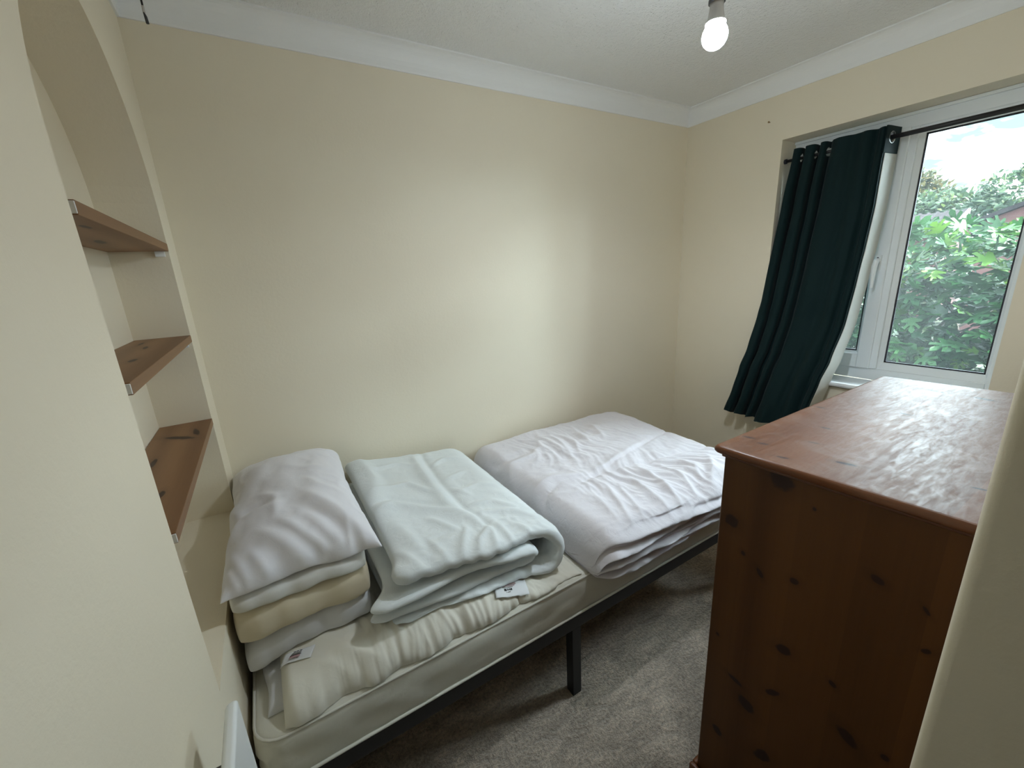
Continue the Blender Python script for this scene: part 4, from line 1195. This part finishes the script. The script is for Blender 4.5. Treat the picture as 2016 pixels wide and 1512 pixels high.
def duvet_middle():
    d = empty('folded_duvet', (0.62, -0.48, MZ1), label='bluish white duvet folded into a thick roll beside the pillows', cat='duvet', group='folded duvets')
    o0 = np.array(d.location)
    def cl(X):
        X[:, 1] = np.minimum(X[:, 1], -0.008); return settle_on(X)
    def ripples(V, k, f=1.0):
        return field(V, lambda x, y, z: k * (0.75 * ridged(x * 7 * f + 0.8 * noise.noise(Vector((x * 4, y * 4, 9))), y * 7 * f, z * 7, 3) + 0.5 * noise.noise(Vector((x * 5, y * 5, z * 5)))))
    # outer fold: bottom layer, round the right-hand end, top layer back to the pillows
    path = [(0.382, 0.524), (0.55, 0.5235), (0.80, 0.5235)] + arc(0.860, 0.598, 0.074, -PI / 2, PI / 2, 12)[1:] + [(0.80, 0.673), (0.62, 0.686), (0.50, 0.704), (0.44, 0.722), (0.398, 0.722)]
    def th(s): return 0.036 if s < 0.40 else (0.036 + (s - 0.40) / 0.2 * 0.016 if s < 0.6 else 0.052 + (s - 0.6) * 0.055)
    def ed(s):
        k = max(0, min(1, (s - 0.55) / 0.2))
        return (-0.892 + 0.010 * math.sin(s * 23) + 0.006 * k - 0.014 * math.sin(s * 9) * k, -0.050 - 0.01 * math.sin(s * 13))
    V, Q = ribbon(path, th, 120, ed, 0.030)
    V = lift(V)
    hi = np.clip((V[:, 2] - 0.66) / 0.03, 0, 1); fr = np.clip((-0.60 - V[:, 1]) / 0.28, 0, 1)
    init = ripples(V, 0.0065) * (0.5 + 0.7 * fr)
    L_ = [([(0.742, -0.06), (0.721, -0.15), (0.700, -0.40), (0.700, -0.548), (0.702, -0.668), (0.722, -0.80), (0.730, -0.88)], 0.012, -0.013),
          ([(0.690, -0.06), (0.665, -0.40), (0.660, -0.60), (0.68, -0.74)], 0.028, 0.010),
          ([(0.40, -0.62), (0.429, -0.541), (0.486, -0.514), (0.593, -0.607), (0.690, -0.690), (0.73, -0.80)], 0.030, 0.016), ([(0.41, -0.50), (0.486, -0.475), (0.60, -0.56), (0.70, -0.66)], 0.018, -0.014),
          ([(0.459, -0.041), (0.473, -0.29), (0.434, -0.453)], 0.022, 0.012), ([(0.412, -0.398), (0.583, -0.372), (0.641, -0.483)], 0.014, 0.010), ([(0.44, -0.20), (0.60, -0.16), (0.68, -0.22)], 0.016, 0.007),
          ([(0.726, -0.79), (0.657, -0.847), (0.612, -0.93)], 0.010, 0.012), ([(0.723, -0.79), (0.700, -0.86), (0.676, -0.94)], 0.008, 0.012), ([(0.652, -0.76), (0.596, -0.859), (0.572, -0.91)], 0.012, 0.010),
          ([(0.745, -0.80), (0.750, -0.871), (0.740, -0.93)], 0.009, 0.011), ([(0.722, -0.403), (0.825, -0.363)], 0.012, 0.008), ([(0.73, -0.631), (0.808, -0.648), (0.860, -0.724)], 0.013, 0.010),
          ([(0.707, -0.464), (0.762, -0.565)], 0.010, 0.007), ([(0.73, -0.70), (0.83, -0.74), (0.90, -0.82)], 0.014, 0.009), ([(0.72, -0.25), (0.80, -0.20), (0.87, -0.22)], 0.012, 0.008), ([(0.73, -0.52), (0.82, -0.50), (0.90, -0.54)], 0.014, 0.008),
          ([(0.559, -0.653), (0.617, -0.759)], 0.016, 0.008), ([(0.455, -0.66), (0.48, -0.829)], 0.022, 0.008), ([(0.52, -0.78), (0.54, -0.90)], 0.012, 0.008), ([(0.42, -0.80), (0.47, -0.91)], 0.010, 0.008), ([(0.80, -0.82), (0.84, -0.90)], 0.010, 0.008)]
    init += hi * creases(V, [(p_, w_ * 0.85, h_ * 1.45) for p_, w_, h_ in L_])
    lo = np.clip((0.60 - V[:, 2]) / 0.03, 0, 1) * fr
    init += lo * field(V, lambda x, y, z: 0.012 * ridged(x * 17, y * 8, z * 6, 2))
    g = 1.03 + 0.05 * fr + 0.03 * np.exp(-((V[:, 0] - 0.71) / 0.07) ** 2)
    X = crumple(V, Q, g, 110, 0.004, 0.07, 0.045, None, cl, init, 1)
    OX, OQ = X, Q
    qmesh('outer_fold', X - o0, Q, M['duvet_blue'], d, 1)
    # inner fold
    path = [(0.366, 0.5655), (0.50, 0.562), (0.76, 0.563)] + arc(0.805, 0.597, 0.032, -PI / 2, PI / 2, 8)[1:] + [(0.74, 0.629), (0.5, 0.632), (0.40, 0.640), (0.366, 0.640)]
    def ed2(s): return (-0.880 + 0.010 * math.sin(s * 17 + 1) - (0.014 if s > 0.5 else 0), -0.06)
    V, Q = ribbon(path, lambda s: 0.037 if s < 0.5 else 0.039, 100, ed2, 0.072)
    V = lift(V)
    X = crumple(V, Q, 1.04, 90, 0.006, 0.08, 0.05, None, cl, ripples(V, 0.004, 1.5), 1)
    qmesh('inner_fold', X - o0, Q, M['duvet_blue'], d, 1)
    lay(OX, OQ); lay(X, Q); grow_map()
    return d
D1 = duvet_middle()
_keep, HMAP = HMAP, HM_BED
care_label(D1, [(0.663, -0.917), (0.772, -0.935), (0.790, -0.880), (0.684, -0.862)], [(0.12, 0.42, 0.86, 0.93, 'ink'), (0.42, 0.62, 0.86, 0.92, 'ink_pink'), (0.18, 0.66, 0.78, 0.83, 'ink_pink'), (0.18, 0.66, 0.70, 0.75, 'ink_pink'), (0.20, 0.62, 0.62, 0.66, 'ink_pink'),
      (0.24, 0.56, 0.54, 0.58, 'ink_grey'), (0.28, 0.36, 0.34, 0.48, 'ink'), (0.37, 0.42, 0.36, 0.48, 'ink'), (0.43, 0.47, 0.36, 0.48, 'ink'), (0.48, 0.52, 0.34, 0.48, 'ink'), (0.33, 0.46, 0.24, 0.30, 'ink_grey')], 'white printed care label on the duvet edge', False)
HMAP = _keep

P1 = [([(0.020, -0.40), (0.040, -0.50), (0.055, -0.545)], 0.012, 0.012), ([(0.055, -0.545), (0.042, -0.590), (0.020, -0.66)], 0.012, 0.011), ([(0.045, -0.55), (0.071, -0.535), (0.104, -0.535), (0.150, -0.550)], 0.012, -0.014),
      ([(0.06, -0.575), (0.10, -0.565), (0.15, -0.575)], 0.014, 0.008), ([(0.10, -0.465), (0.141, -0.515), (0.146, -0.570), (0.141, -0.640)], 0.012, 0.008),
      ([(0.240, -0.45), (0.263, -0.518), (0.325, -0.580)], 0.014, 0.005), ([(0.225, -0.56), (0.284, -0.668), (0.318, -0.737), (0.370, -0.80)], 0.020, 0.015), ([(0.225, -0.64), (0.286, -0.735), (0.31, -0.78)], 0.014, -0.011),
      ([(0.215, -0.66), (0.254, -0.745), (0.292, -0.79)], 0.016, 0.008), ([(0.150, -0.66), (0.198, -0.735), (0.251, -0.785)], 0.014, 0.009), ([(0.14, -0.68), (0.20, -0.76), (0.24, -0.80)], 0.010, -0.006),
      ([(0.10, -0.68), (0.165, -0.755), (0.21, -0.80)], 0.016, 0.010), ([(0.03, -0.70), (0.068, -0.800)], 0.010, 0.008), ([(0.020, -0.74), (0.045, -0.80)], 0.008, 0.007), ([(0.075, -0.73), (0.115, -0.80)], 0.010, 0.007),
      ([(0.307, -0.71), (0.302, -0.79)], 0.007, 0.009), ([(0.320, -0.72), (0.345, -0.80)], 0.012, 0.008), ([(0.18, -0.30), (0.24, -0.36), (0.32, -0.38)], 0.02, 0.004), ([(0.12, -0.20), (0.22, -0.22), (0.34, -0.18)], 0.02, 0.004), ([(0.26, -0.12), (0.33, -0.16), (0.38, -0.12)], 0.012, 0.006)]
pillow('plump white pillow on top of the stack', M['white_cotton'], -0.004, 0.388, -0.808, -0.050, 0.794, 0.106, 0.010, 42, 1.06, P1, 0.020, 2.8, 0.50, None, 0.004, 0.0, 0.03)

def duvet_right():
    d = empty('folded_duvet', (1.50, -0.52, MZ1), label='crumpled lilac-white duvet folded flat over the window end of the bed', cat='duvet', group='folded duvets')
    o0 = np.array(d.location)
    x0, x1 = 1.005, 1.985
    # outline of the stack of layers seen from its end: (y, z), front lobes then the top
    prof = [(-0.10, 0.5035), (-0.55, 0.5035), (-0.90, 0.5035), (-0.950, 0.500), (-0.975, 0.482), (-0.992, 0.476), (-1.004, 0.482), (-1.008, 0.496), (-0.998, 0.508), (-0.966, 0.513),
            (-0.990, 0.518), (-1.010, 0.524), (-1.016, 0.535), (-1.006, 0.547), (-0.970, 0.553), (-1.000, 0.559), (-1.018, 0.570), (-1.022, 0.588), (-1.010, 0.614), (-0.985, 0.636), (-0.950, 0.648), (-0.88, 0.654),
            (-0.55, 0.659), (-0.25, 0.664), (-0.09, 0.660), (-0.05, 0.640), (-0.036, 0.600), (-0.040, 0.550), (-0.06, 0.515)]
    pr = np.array(prof)
    seg = np.concatenate([[0], np.cumsum(np.linalg.norm(np.roll(pr, -1, 0) - pr, axis=1))]); pc = np.vstack([pr, pr[:1]])
    # finer sampling where it shows
    dens = np.concatenate([np.linspace(seg[0], seg[3], 40, endpoint=False), np.linspace(seg[3], seg[21], 110, endpoint=False), np.linspace(seg[21], seg[24], 150, endpoint=False), np.linspace(seg[24], seg[-1], 40, endpoint=False)])
    nw, nu = len(dens), 176
    C_ = np.stack([np.interp(dens, seg, pc[:, k]) for k in range(2)], 1)
    V = []
    for a in range(nu):
        x = x0 + (x1 - x0) * a / (nu - 1)
        el = max(0.0, 1 - (x - x0) / 0.080); er = max(0.0, 1 - (x1 - x) / 0.07)
        f = max(0.04, math.sqrt(max(0.0, 1 - el ** 2.4)) * math.sqrt(max(0.0, 1 - er ** 2.2)))
        for y, z in C_:
            k = max(0.0, min(1.0, (-0.88 - y) / 0.1)); t = max(0, min(1, (z - 0.60) / 0.05))
            wig = k * (0.014 * noise.noise(Vector((x * 6, z * 45, 2.0))) + 0.007 * math.sin(x * 11 + z * 150) + 0.006 * noise.noise(Vector((x * 22, z * 60, 4.0))))
            zz = 0.5035 + (z - 0.5035) * (f if z > 0.5035 else 1)
            zz += k * 0.006 * noise.noise(Vector((x * 8, 7.0, 1.0))) * (z > 0.51)
            zz += 0.014 * noise.noise(Vector((x * 3.2, y * 3.2, 5.0))) * t + 0.022 * max(0, (x - 1.40)) * max(0, y + 0.6) * t
            bk = max(0.0, min(1.0, (y + 0.30) / 0.26)); xb = max(0.0, (x - (x1 - 0.26)) / 0.26)
            V.append((x, y + wig + k * 0.040 * el ** 2 - 0.14 * bk * xb ** 2.2, zz))
    Q = grid_quads(nu, nw, 0, True)
    V = np.array(V); Q = np.array(Q)
    # close the two ends with a flat fan of strips
    caps = []
    for a in (0, nu - 1):
        for b in range(nw // 2 - 1): caps.append((a * nw + b, a * nw + b + 1, a * nw + (nw - 2 - b), a * nw + (nw - 1 - b)))
    top = np.clip((V[:, 2] - 0.58) / 0.06, 0, 1)
    xr = np.clip((V[:, 0] - 1.12) / 0.14, 0, 1)
    def seam_y(x): return -0.645 - 0.17 * (x - 1.30)
    sy = V[:, 1] - (-0.645 - 0.17 * (V[:, 0] - 1.30)); s2 = V[:, 1] - (-0.652 + 0.22 * (V[:, 0] - 1.30)); s3 = V[:, 1] + 0.36
    def gath(x, y, z):
        q = x * 20 + (y + 0.65) * 7 * (x - 1.35) + 1.6 * noise.noise(Vector((x * 5, y * 5, 3)))
        return ridged(q, y * 4.5, 0.7, 2)
    G_ = field(V, gath)
    front = np.exp(-np.clip((sy + 0.13) / 0.15, -9, 9) ** 2); back = np.exp(-((s3) / 0.13) ** 2)
    init = top * xr * (front * 0.015 + back * 0.010 + 0.004) * G_
    init += top * field(V, lambda x, y, z: 0.006 * ridged(x * 6, y * 9 + 4, 1.3, 3))
    init -= top * xr * 0.009 * (np.exp(-(s2 / 0.010) ** 2) + np.exp(-(sy / 0.010) ** 2))
    init += (1 - top) * field(V, lambda x, y, z: 0.003 * ridged(x * 13, y * 8, z * 22, 2))
    C_L = [([(0.99, -0.70), (1.015, -0.595), (1.128, -0.577), (1.22, -0.613), (1.304, -0.652)], 0.022, 0.014), ([(1.00, -0.72), (1.03, -0.655), (1.12, -0.632)], 0.010, -0.012), ([(1.0, -0.46), (1.066, -0.345), (1.188, -0.339), (1.282, -0.28)], 0.020, 0.010),
           ([(1.007, -0.156), (1.03, -0.28), (1.06, -0.311)], 0.020, -0.010), ([(1.304, -0.640), (1.472, -0.600), (1.774, -0.530)], 0.022, 0.010),
           ([(1.500, -0.70), (1.482, -0.852), (1.438, -0.965), (1.404, -1.02)], 0.012, 0.016), ([(1.42, -0.72), (1.387, -0.842), (1.367, -0.953), (1.35, -1.0)], 0.010, 0.012), ([(1.30, -0.70), (1.22, -0.883), (1.173, -0.979)], 0.012, 0.012),
           ([(1.33, -0.76), (1.289, -0.855), (1.241, -0.971)], 0.009, 0.010), ([(1.21, -0.70), (1.165, -0.869), (1.142, -0.945)], 0.014, 0.009), ([(1.337, -0.18), (1.341, -0.302), (1.329, -0.426)], 0.014, 0.013), ([(1.399, -0.20), (1.376, -0.33), (1.33, -0.469)], 0.012, 0.013),
           ([(1.45, -0.22), (1.44, -0.36), (1.38, -0.46)], 0.010, 0.010), ([(1.672, -0.20), (1.63, -0.33), (1.592, -0.403)], 0.012, 0.011), ([(1.233, -0.145), (1.292, -0.24), (1.269, -0.337)], 0.012, 0.009), ([(1.57, -0.18), (1.53, -0.30), (1.50, -0.40)], 0.010, 0.010),
           ([(1.85, -0.80), (1.78, -0.87), (1.736, -0.91), (1.612, -0.98)], 0.016, 0.014), ([(1.60, -0.74), (1.58, -0.88), (1.52, -0.99)], 0.010, 0.012), ([(1.70, -0.74), (1.68, -0.86), (1.62, -0.94)], 0.010, 0.011), ([(1.715, -0.343), (1.73, -0.488), (1.833, -0.544)], 0.016, 0.008)]
    init = init * 1.2 + top * creases(V, [(p_, w_ * 0.9, h_ * 1.4) for p_, w_, h_ in C_L])
    g = 1.015 + top * xr * (0.05 * front + 0.04 * back + 0.015)
    dirs = np.zeros_like(V); dirs[:, 0] = 0.95; dirs[:, 1] = 0.45; dirs[:, 2] = 0.3
    def cl(X):
        X[:, 1] = np.minimum(X[:, 1], -0.008); return settle_on(X)
    X = crumple(V, Q, g, 90, 0.005, 0.07, 0.045, dirs, cl, init, 1)
    o = qmesh('cover', X - o0, list(map(tuple, Q)) + caps, M['duvet_lilac'], d, 1)
duvet_right()

# ------------------------------------------------------------------ the garden outside
def leaf_mat(name, lo, hi, trans=0.35, rough=0.45, sc=1.2):
    m, t, b = mat(name)
    at = t.nodes.new('ShaderNodeAttribute'); at.attribute_name = 'tint'
    c = ramp(t, at.outputs['Fac'], [(0.0, lo), (0.75, hi[0]), (1.0, hi[1])])
    t.links.new(c, b.inputs['Base Color']); setin(b, rough=rough, spec=0.13)
    tr = t.nodes.new('ShaderNodeBsdfTranslucent'); t.links.new(c, tr.inputs['Color'])
    mx = t.nodes.new('ShaderNodeMixShader'); mx.inputs[0].default_value = trans
    out = [n for n in t.nodes if n.type == 'OUTPUT_MATERIAL'][0]
    t.links.new(b.outputs[0], mx.inputs[1]); t.links.new(tr.outputs[0], mx.inputs[2]); t.links.new(mx.outputs[0], out.inputs[0])
    return m

def fig_leaf():
    """a five-lobed leaf, unit length, slightly cupped: (vertices, faces)"""
    lob = [(-0.07, 0.03), (-0.28, 0.14), (-0.46, 0.22), (-0.42, 0.34), (-0.14, 0.36), (-0.38, 0.66), (-0.30, 0.78), (-0.10, 0.54), (-0.13, 0.84), (0.0, 1.0)]
    ring = lob + [(-x, y) for x, y in lob[-2::-1]]
    mid = [(0, 0.0), (0, 0.30), (0, 0.52), (0, 0.75)]
    V = [(x, y, 0.10 * abs(x) - 0.22 * (y - 0.4) ** 2) for x, y in ring]
    o = len(V); V += [(0, y, -0.05 - 0.22 * (y - 0.4) ** 2) for _, y in mid]
    n = len(lob)
    half = [(0, o), (1, o), (2, o + 1), (3, o + 1), (4, o + 1), (5, o + 2), (6, o + 2), (7, o + 2), (8, o + 3), (9, o + 3)]
    F = []
    for k in range(n - 1):
        a, ma = half[k]; b, mb = half[k + 1]
        F.append((a, b, mb) if ma == mb else (a, b, mb, ma))
        a2, b2 = len(ring) - 1 - a, len(ring) - 1 - b
        if a == n - 1: a2 = a
        F.append((b2, a2, ma) if ma == mb else (b2, a2, ma, mb))
    return np.array(V), F
def simple_leaf():
    V = np.array([(0, 0, 0), (-0.26, 0.35, 0.05), (0.26, 0.35, 0.05), (-0.20, 0.70, 0.02), (0.20, 0.70, 0.02), (0, 1.0, -0.08)])
    return V, [(0, 2, 1), (1, 2, 4, 3), (3, 4, 5)]

def leaves(name, pts, dirs, sizes, tints, shape, mat_, parent, rs):
    LV, LF = shape
    n = len(pts); k = len(LV)
    AV = np.zeros((n * k, 3)); faces = []
    for q in range(n):
        d = dirs[q] / np.linalg.norm(dirs[q])            # blade direction
        up_ = np.array([rs.gauss(0, 0.45) - 0.45, rs.gauss(0, 0.45), 1.0]); s_ = np.cross(d, up_); s_ /= np.linalg.norm(s_) + 1e-9; nn = np.cross(s_, d)
        AV[q * k:(q + 1) * k] = pts[q] + (LV[:, :1] * s_ + LV[:, 1:2] * d + LV[:, 2:3] * nn) * sizes[q]
        faces += [tuple(q * k + a for a in f) for f in LF]
    me = bpy.data.meshes.new(name)
    me.from_pydata(AV.tolist(), [], faces)
    at = me.attributes.new('tint', 'FLOAT', 'POINT')
    at.data.foreach_set('value', np.repeat(np.asarray(tints, np.float32), k))
    me.materials.append(mat_)
    for p in me.polygons: p.use_smooth = True
    o = bpy.data.objects.new(name, me); COL.objects.link(o); o.parent = parent
    return o

M['fig'] = leaf_mat('fig_leaf', (0.0036, 0.0165, 0.0062), ((0.0120, 0.0440, 0.0115), (0.0360, 0.0800, 0.0080)), 0.30, 0.42)
M['maple'] = leaf_mat('autumn_maple_leaf', (0.0172, 0.0243, 0.0143), ((0.0430, 0.0459, 0.0201), (0.0824, 0.0609, 0.0201)), 0.3, 0.6)
M['oak'] = leaf_mat('green_tree_leaf', (0.0129, 0.0258, 0.0156), ((0.0287, 0.0515, 0.0243), (0.0537, 0.0753, 0.0229)), 0.3, 0.6)
M['bark'] = plain('grey_bark', (0.075, 0.065, 0.055), 0.9, 0, 30, 0.5, 0.01)
M['grass'] = plain('lawn', (0.0136, 0.0236, 0.0074), 0.95, 0, 60, 0.6, 0.03)
def brick_mat():
    m, t, b = mat('red_brick'); tc = t.nodes.new('ShaderNodeTexCoord'); mp = t.nodes.new('ShaderNodeMapping'); mp.inputs['Rotation'].default_value = (PI / 2, 0, PI / 2)
    t.links.new(tc.outputs['Object'], mp.inputs[0])
    br = t.nodes.new('ShaderNodeTexBrick'); br.inputs['Scale'].default_value = 4.6; br.inputs['Color1'].default_value = (0.0589, 0.0186, 0.0161, 1); br.inputs['Color2'].default_value = (0.0446, 0.0143, 0.0124, 1)
    br.inputs['Mortar'].default_value = (0.0620, 0.0446, 0.0384, 1); br.inputs['Mortar Size'].default_value = 0.012; t.links.new(mp.outputs[0], br.inputs['Vector'])
    t.links.new(br.outputs['Color'], b.inputs['Base Color']); setin(b, rough=0.9); return m
M['brick'] = brick_mat()
def tile_mat():
    m, t, b = mat('weathered_roof_tile'); tc = t.nodes.new('ShaderNodeTexCoord')
    n = tnoise(t, tc.outputs['Object'], 6, 4); c = ramp(t, n, [(0.3, (0.010, 0.008, 0.009)), (0.7, (0.022, 0.019, 0.020))]); t.links.new(c, b.inputs['Base Color']); setin(b, rough=0.95, spec=0.1); return m
M['tile'] = tile_mat()
M['fence_wood'] = plain('weathered_fence_wood', (0.0465, 0.0298, 0.0198), 0.85, 0, 20, 0.4, 0.004)

struct('ground', bx(LX + WT, 60, -40, 45, -0.35, -0.25), M['grass'])

def fig_bush():
    rs = random.Random(5)
    b = empty('fig_bush', (LX + 3.1, -0.4, -0.25), label='large fig bush with lobed leaves filling the window view', cat='bush')
    loc = np.array(b.location)
    # main stems fan out of the ground
    bm = bmesh.new(); tips = []
    for k in range(26):
        a = rs.uniform(0, 2 * PI); ty = rs.uniform(-2.4, 2.3); tx = rs.uniform(-1.1, 1.3); tz = rs.uniform(1.3, 2.05)
        p0 = Vector((0.2 * math.cos(a), 0.5 * math.sin(a), 0)); p3 = Vector((tx, ty, tz)); p1 = p0 + Vector((tx * 0.15, ty * 0.25, tz * 0.45)); p2 = p0.lerp(p3, 0.7) + Vector((0, 0, 0.15))
        pts = [((1 - t) ** 3) * p0 + 3 * (1 - t) ** 2 * t * p1 + 3 * (1 - t) * t * t * p2 + t ** 3 * p3 for t in [i / 12 for i in range(13)]]
        tube(bm, pts, [0.028 - 0.0018 * i for i in range(13)], 7); tips.append(pts)
    obj('stems', bm, M['bark'], b, True)
    P, D, SZ, TI = [], [], [], []
    def topz(y): return 1.93 + 0.10 * math.sin(y * 1.7 + 0.5) + 0.16 * noise.noise(Vector((y * 1.1, 2.0, 0)))
    for q in range(8200):
        y = rs.uniform(-2.5, 2.4); z = rs.random() ** 0.8 * topz(y)
        depth = (rs.random() ** 1.6) * 1.6
        bulge = -1.25 + 0.30 * noise.noise(Vector((y * 1.3, z * 1.5, 3))) + 0.55 * max(0, (z - 1.2)) ** 2 + 0.12 * abs(y) * 0.5
        x = bulge + depth
        P.append((x, y, z)); out = np.array([-0.75 + rs.gauss(0, 0.5), rs.gauss(0, 0.75), -0.25 + rs.gauss(0, 0.4)])
        if z > topz(y) - 0.25: out = np.array([rs.gauss(-0.4, 0.6), rs.gauss(0, 0.8), rs.gauss(0.25, 0.5)])
        D.append(out); SZ.append(rs.uniform(0.08, 0.185)); TI.append(min(1, max(0, rs.gauss(0.42, 0.24) + (0.22 if z > topz(y) - 0.35 else 0) + (0.35 if rs.random() < 0.06 else 0))))
    leaves('foliage', np.array(P), np.array(D), SZ, TI, fig_leaf(), M['fig'], b, rs)
fig_bush()

def tree(name, label, x, y, H, crowns, mat_, n, leaf, seed, tint=0.45):
    rs = random.Random(seed)
    t = empty(name, (x, y, -0.25), label=label, cat='tree', group=None)
    bm = bmesh.new()
    zc = crowns[0][2]
    tube(bm, [(0, 0, 0), (0.1, 0.05, zc * 0.4), (0.0, 0.1, zc * 0.8), (0.05, 0, H * 0.85)], [0.26, 0.22, 0.15, 0.04], 10)
    for cx_, cy_, cz_, r in crowns[1:]:
        tube(bm, [(0.0, 0.05, zc * 0.55), (cx_ * 0.5, cy_ * 0.5, (zc * 0.55 + cz_) / 2 + 0.2), (cx_, cy_, cz_)], [0.12, 0.08, 0.03], 7)
    obj('trunk', bm, M['bark'], t, True)
    P, D, SZ, TI = [], [], [], []
    tot = sum(c[3] ** 2 for c in crowns)
    for cx_, cy_, cz_, r in crowns:
        for q in range(int(n * r * r / tot)):
            v = np.array([rs.gauss(0, 1), rs.gauss(0, 1), rs.gauss(0, 1)]); v /= np.linalg.norm(v)
            rr_ = r * (0.55 + 0.45 * rs.random() ** 0.5) * (1 + 0.28 * noise.noise(Vector(tuple(v * 2.2 + cx_))))
            p = np.array([cx_, cy_, cz_]) + v * np.array([1, 1, 0.85]) * rr_
            P.append(p); D.append(v * 0.8 + np.array([rs.gauss(0, 0.6), rs.gauss(0, 0.6), rs.gauss(-0.2, 0.5)]))
            SZ.append(leaf * rs.uniform(0.7, 1.4)); TI.append(min(1, max(0, rs.gauss(tint, 0.22) + 0.18 * v[2])))
    leaves('crown', np.array(P), np.array(D), SZ, TI, simple_leaf(), mat_, t, rs)
tree('maple_tree', 'yellowing tree behind the bush, nearest the curtain', 25.5, 5.5, 5.3, [(0, 0, 3.5, 1.35), (0.2, -0.8, 3.2, 0.95), (-0.1, 0.8, 3.6, 1.2), (0, 0.2, 4.35, 0.85)], M['maple'], 5200, 0.20, 3, 0.55)
tree('tree', 'rounded green tree in the middle of the window view', 21.4, 3.05, 4.0, [(0, 0, 2.7, 1.15), (0.3, -0.7, 2.5, 0.9), (0.0, 0.9, 2.8, 1.1)], M['oak'], 4600, 0.18, 8, 0.45)
tree('tree', 'green tree above the brick gable, at the right of the window view', 18.2, 0.9, 3.95, [(0, 0.2, 2.9, 1.05), (0.1, 1.1, 2.55, 0.62), (0, -1.1, 3.1, 1.2), (0.2, -2.3, 3.2, 1.3)], M['oak'], 5600, 0.17, 15, 0.5)

def gabled(name, label, x0, x1, y0, y1, eave, ridge, cat, wallm, verge=False):
    """ridge runs along x, the gable faces the window"""
    h = empty(name, ((x0 + x1) / 2, (y0 + y1) / 2, -0.25), label=label, cat=cat)
    ox, oy = h.location.x, h.location.y; z0 = 0; e, r = eave + 0.25, ridge + 0.25; ym = (y0 + y1) / 2 - oy
    bm = bmesh.new(); prism(bm, [(y0 - oy, z0), (y1 - oy, z0), (y1 - oy, e), (ym, r), (y0 - oy, e)], 'x', x0 - ox, x1 - ox); obj('brick_walls', bm, wallm, h)
    for sgn, yy in ((-1, y0 - oy), (1, y1 - oy)):
        d = 0.25 * (r - e) / (ym - (y0 - oy))
        bm = bmesh.new(); prism(bm, [(yy + sgn * 0.25, e - d + 0.01), (yy + sgn * 0.25, e - d + 0.09), (ym, r + 0.09), (ym, r + 0.01)], 'x', x0 - ox - 0.10, x1 - ox + 0.1); obj('roof_slope', bm, M['tile'], h)
    return h
gabled('brick_house', 'red brick gable wall with a dark roof edge at the far right of the view', 12.6, 15.0, -4.6, 0.69, 1.98, 3.1, 'house', M['brick'])
def shed():
    h = empty('outbuilding', (15.0, 2.62, -0.25), label='low building with a grey tiled roof peeping over the bush', cat='building')
    bm = bmesh.new(); prism(bm, [(-0.7, 0), (1.2, 0), (1.2, 2.2), (0.2, 2.55), (-0.7, 2.2)], 'y', -1.02, 0.1); obj('walls', bm, M['brick'], h)
    bm = bmesh.new(); prism(bm, [(-0.95, 2.06), (-0.95, 2.14), (0.2, 2.63), (0.2, 2.55)], 'y', -1.10, 0.2)
    for k in range(7):
        z = 2.13 + k * 0.070; x = -0.95 + k * 0.162
        for q in range(8): tube(bm, [(x, -1.06 + q * 0.165, z - 0.006), (x + 0.175, -1.06 + q * 0.165, z + 0.076)], 0.045, 6)
    obj('tiled_roof', bm, M['tile'], h)
    bm = bmesh.new(); prism(bm, [(1.45, 2.06), (1.45, 2.14), (0.2, 2.63), (0.2, 2.55)], 'y', -1.10, 0.2); obj('rear_roof', bm, M['tile'], h)
    bm = bmesh.new(); prism(bm, [(-0.97, 2.02), (-0.97, 2.15), (0.2, 2.66), (0.2, 2.53)], 'y', -1.14, -1.10); obj('verge_board', bm, M['white_paint'], h, label='white verge board')
shed()
def low_fence():
    f = empty('low_fence', (LX + 1.55, 0.0, -0.25), label='low weathered wooden rail at the foot of the fig bush', cat='fence')
    for k in range(6):
        obj('post', bx(-0.035, 0.035, -2.2 + k * 0.85, -2.13 + k * 0.85, 0, 0.98), M['fence_wood'], f, bevel=0.004)
    for z in (0.55, 0.80): obj('rail', bx(-0.055, -0.035, -2.3, 2.3, z, z + 0.10), M['fence_wood'], f, bevel=0.004)
low_fence()
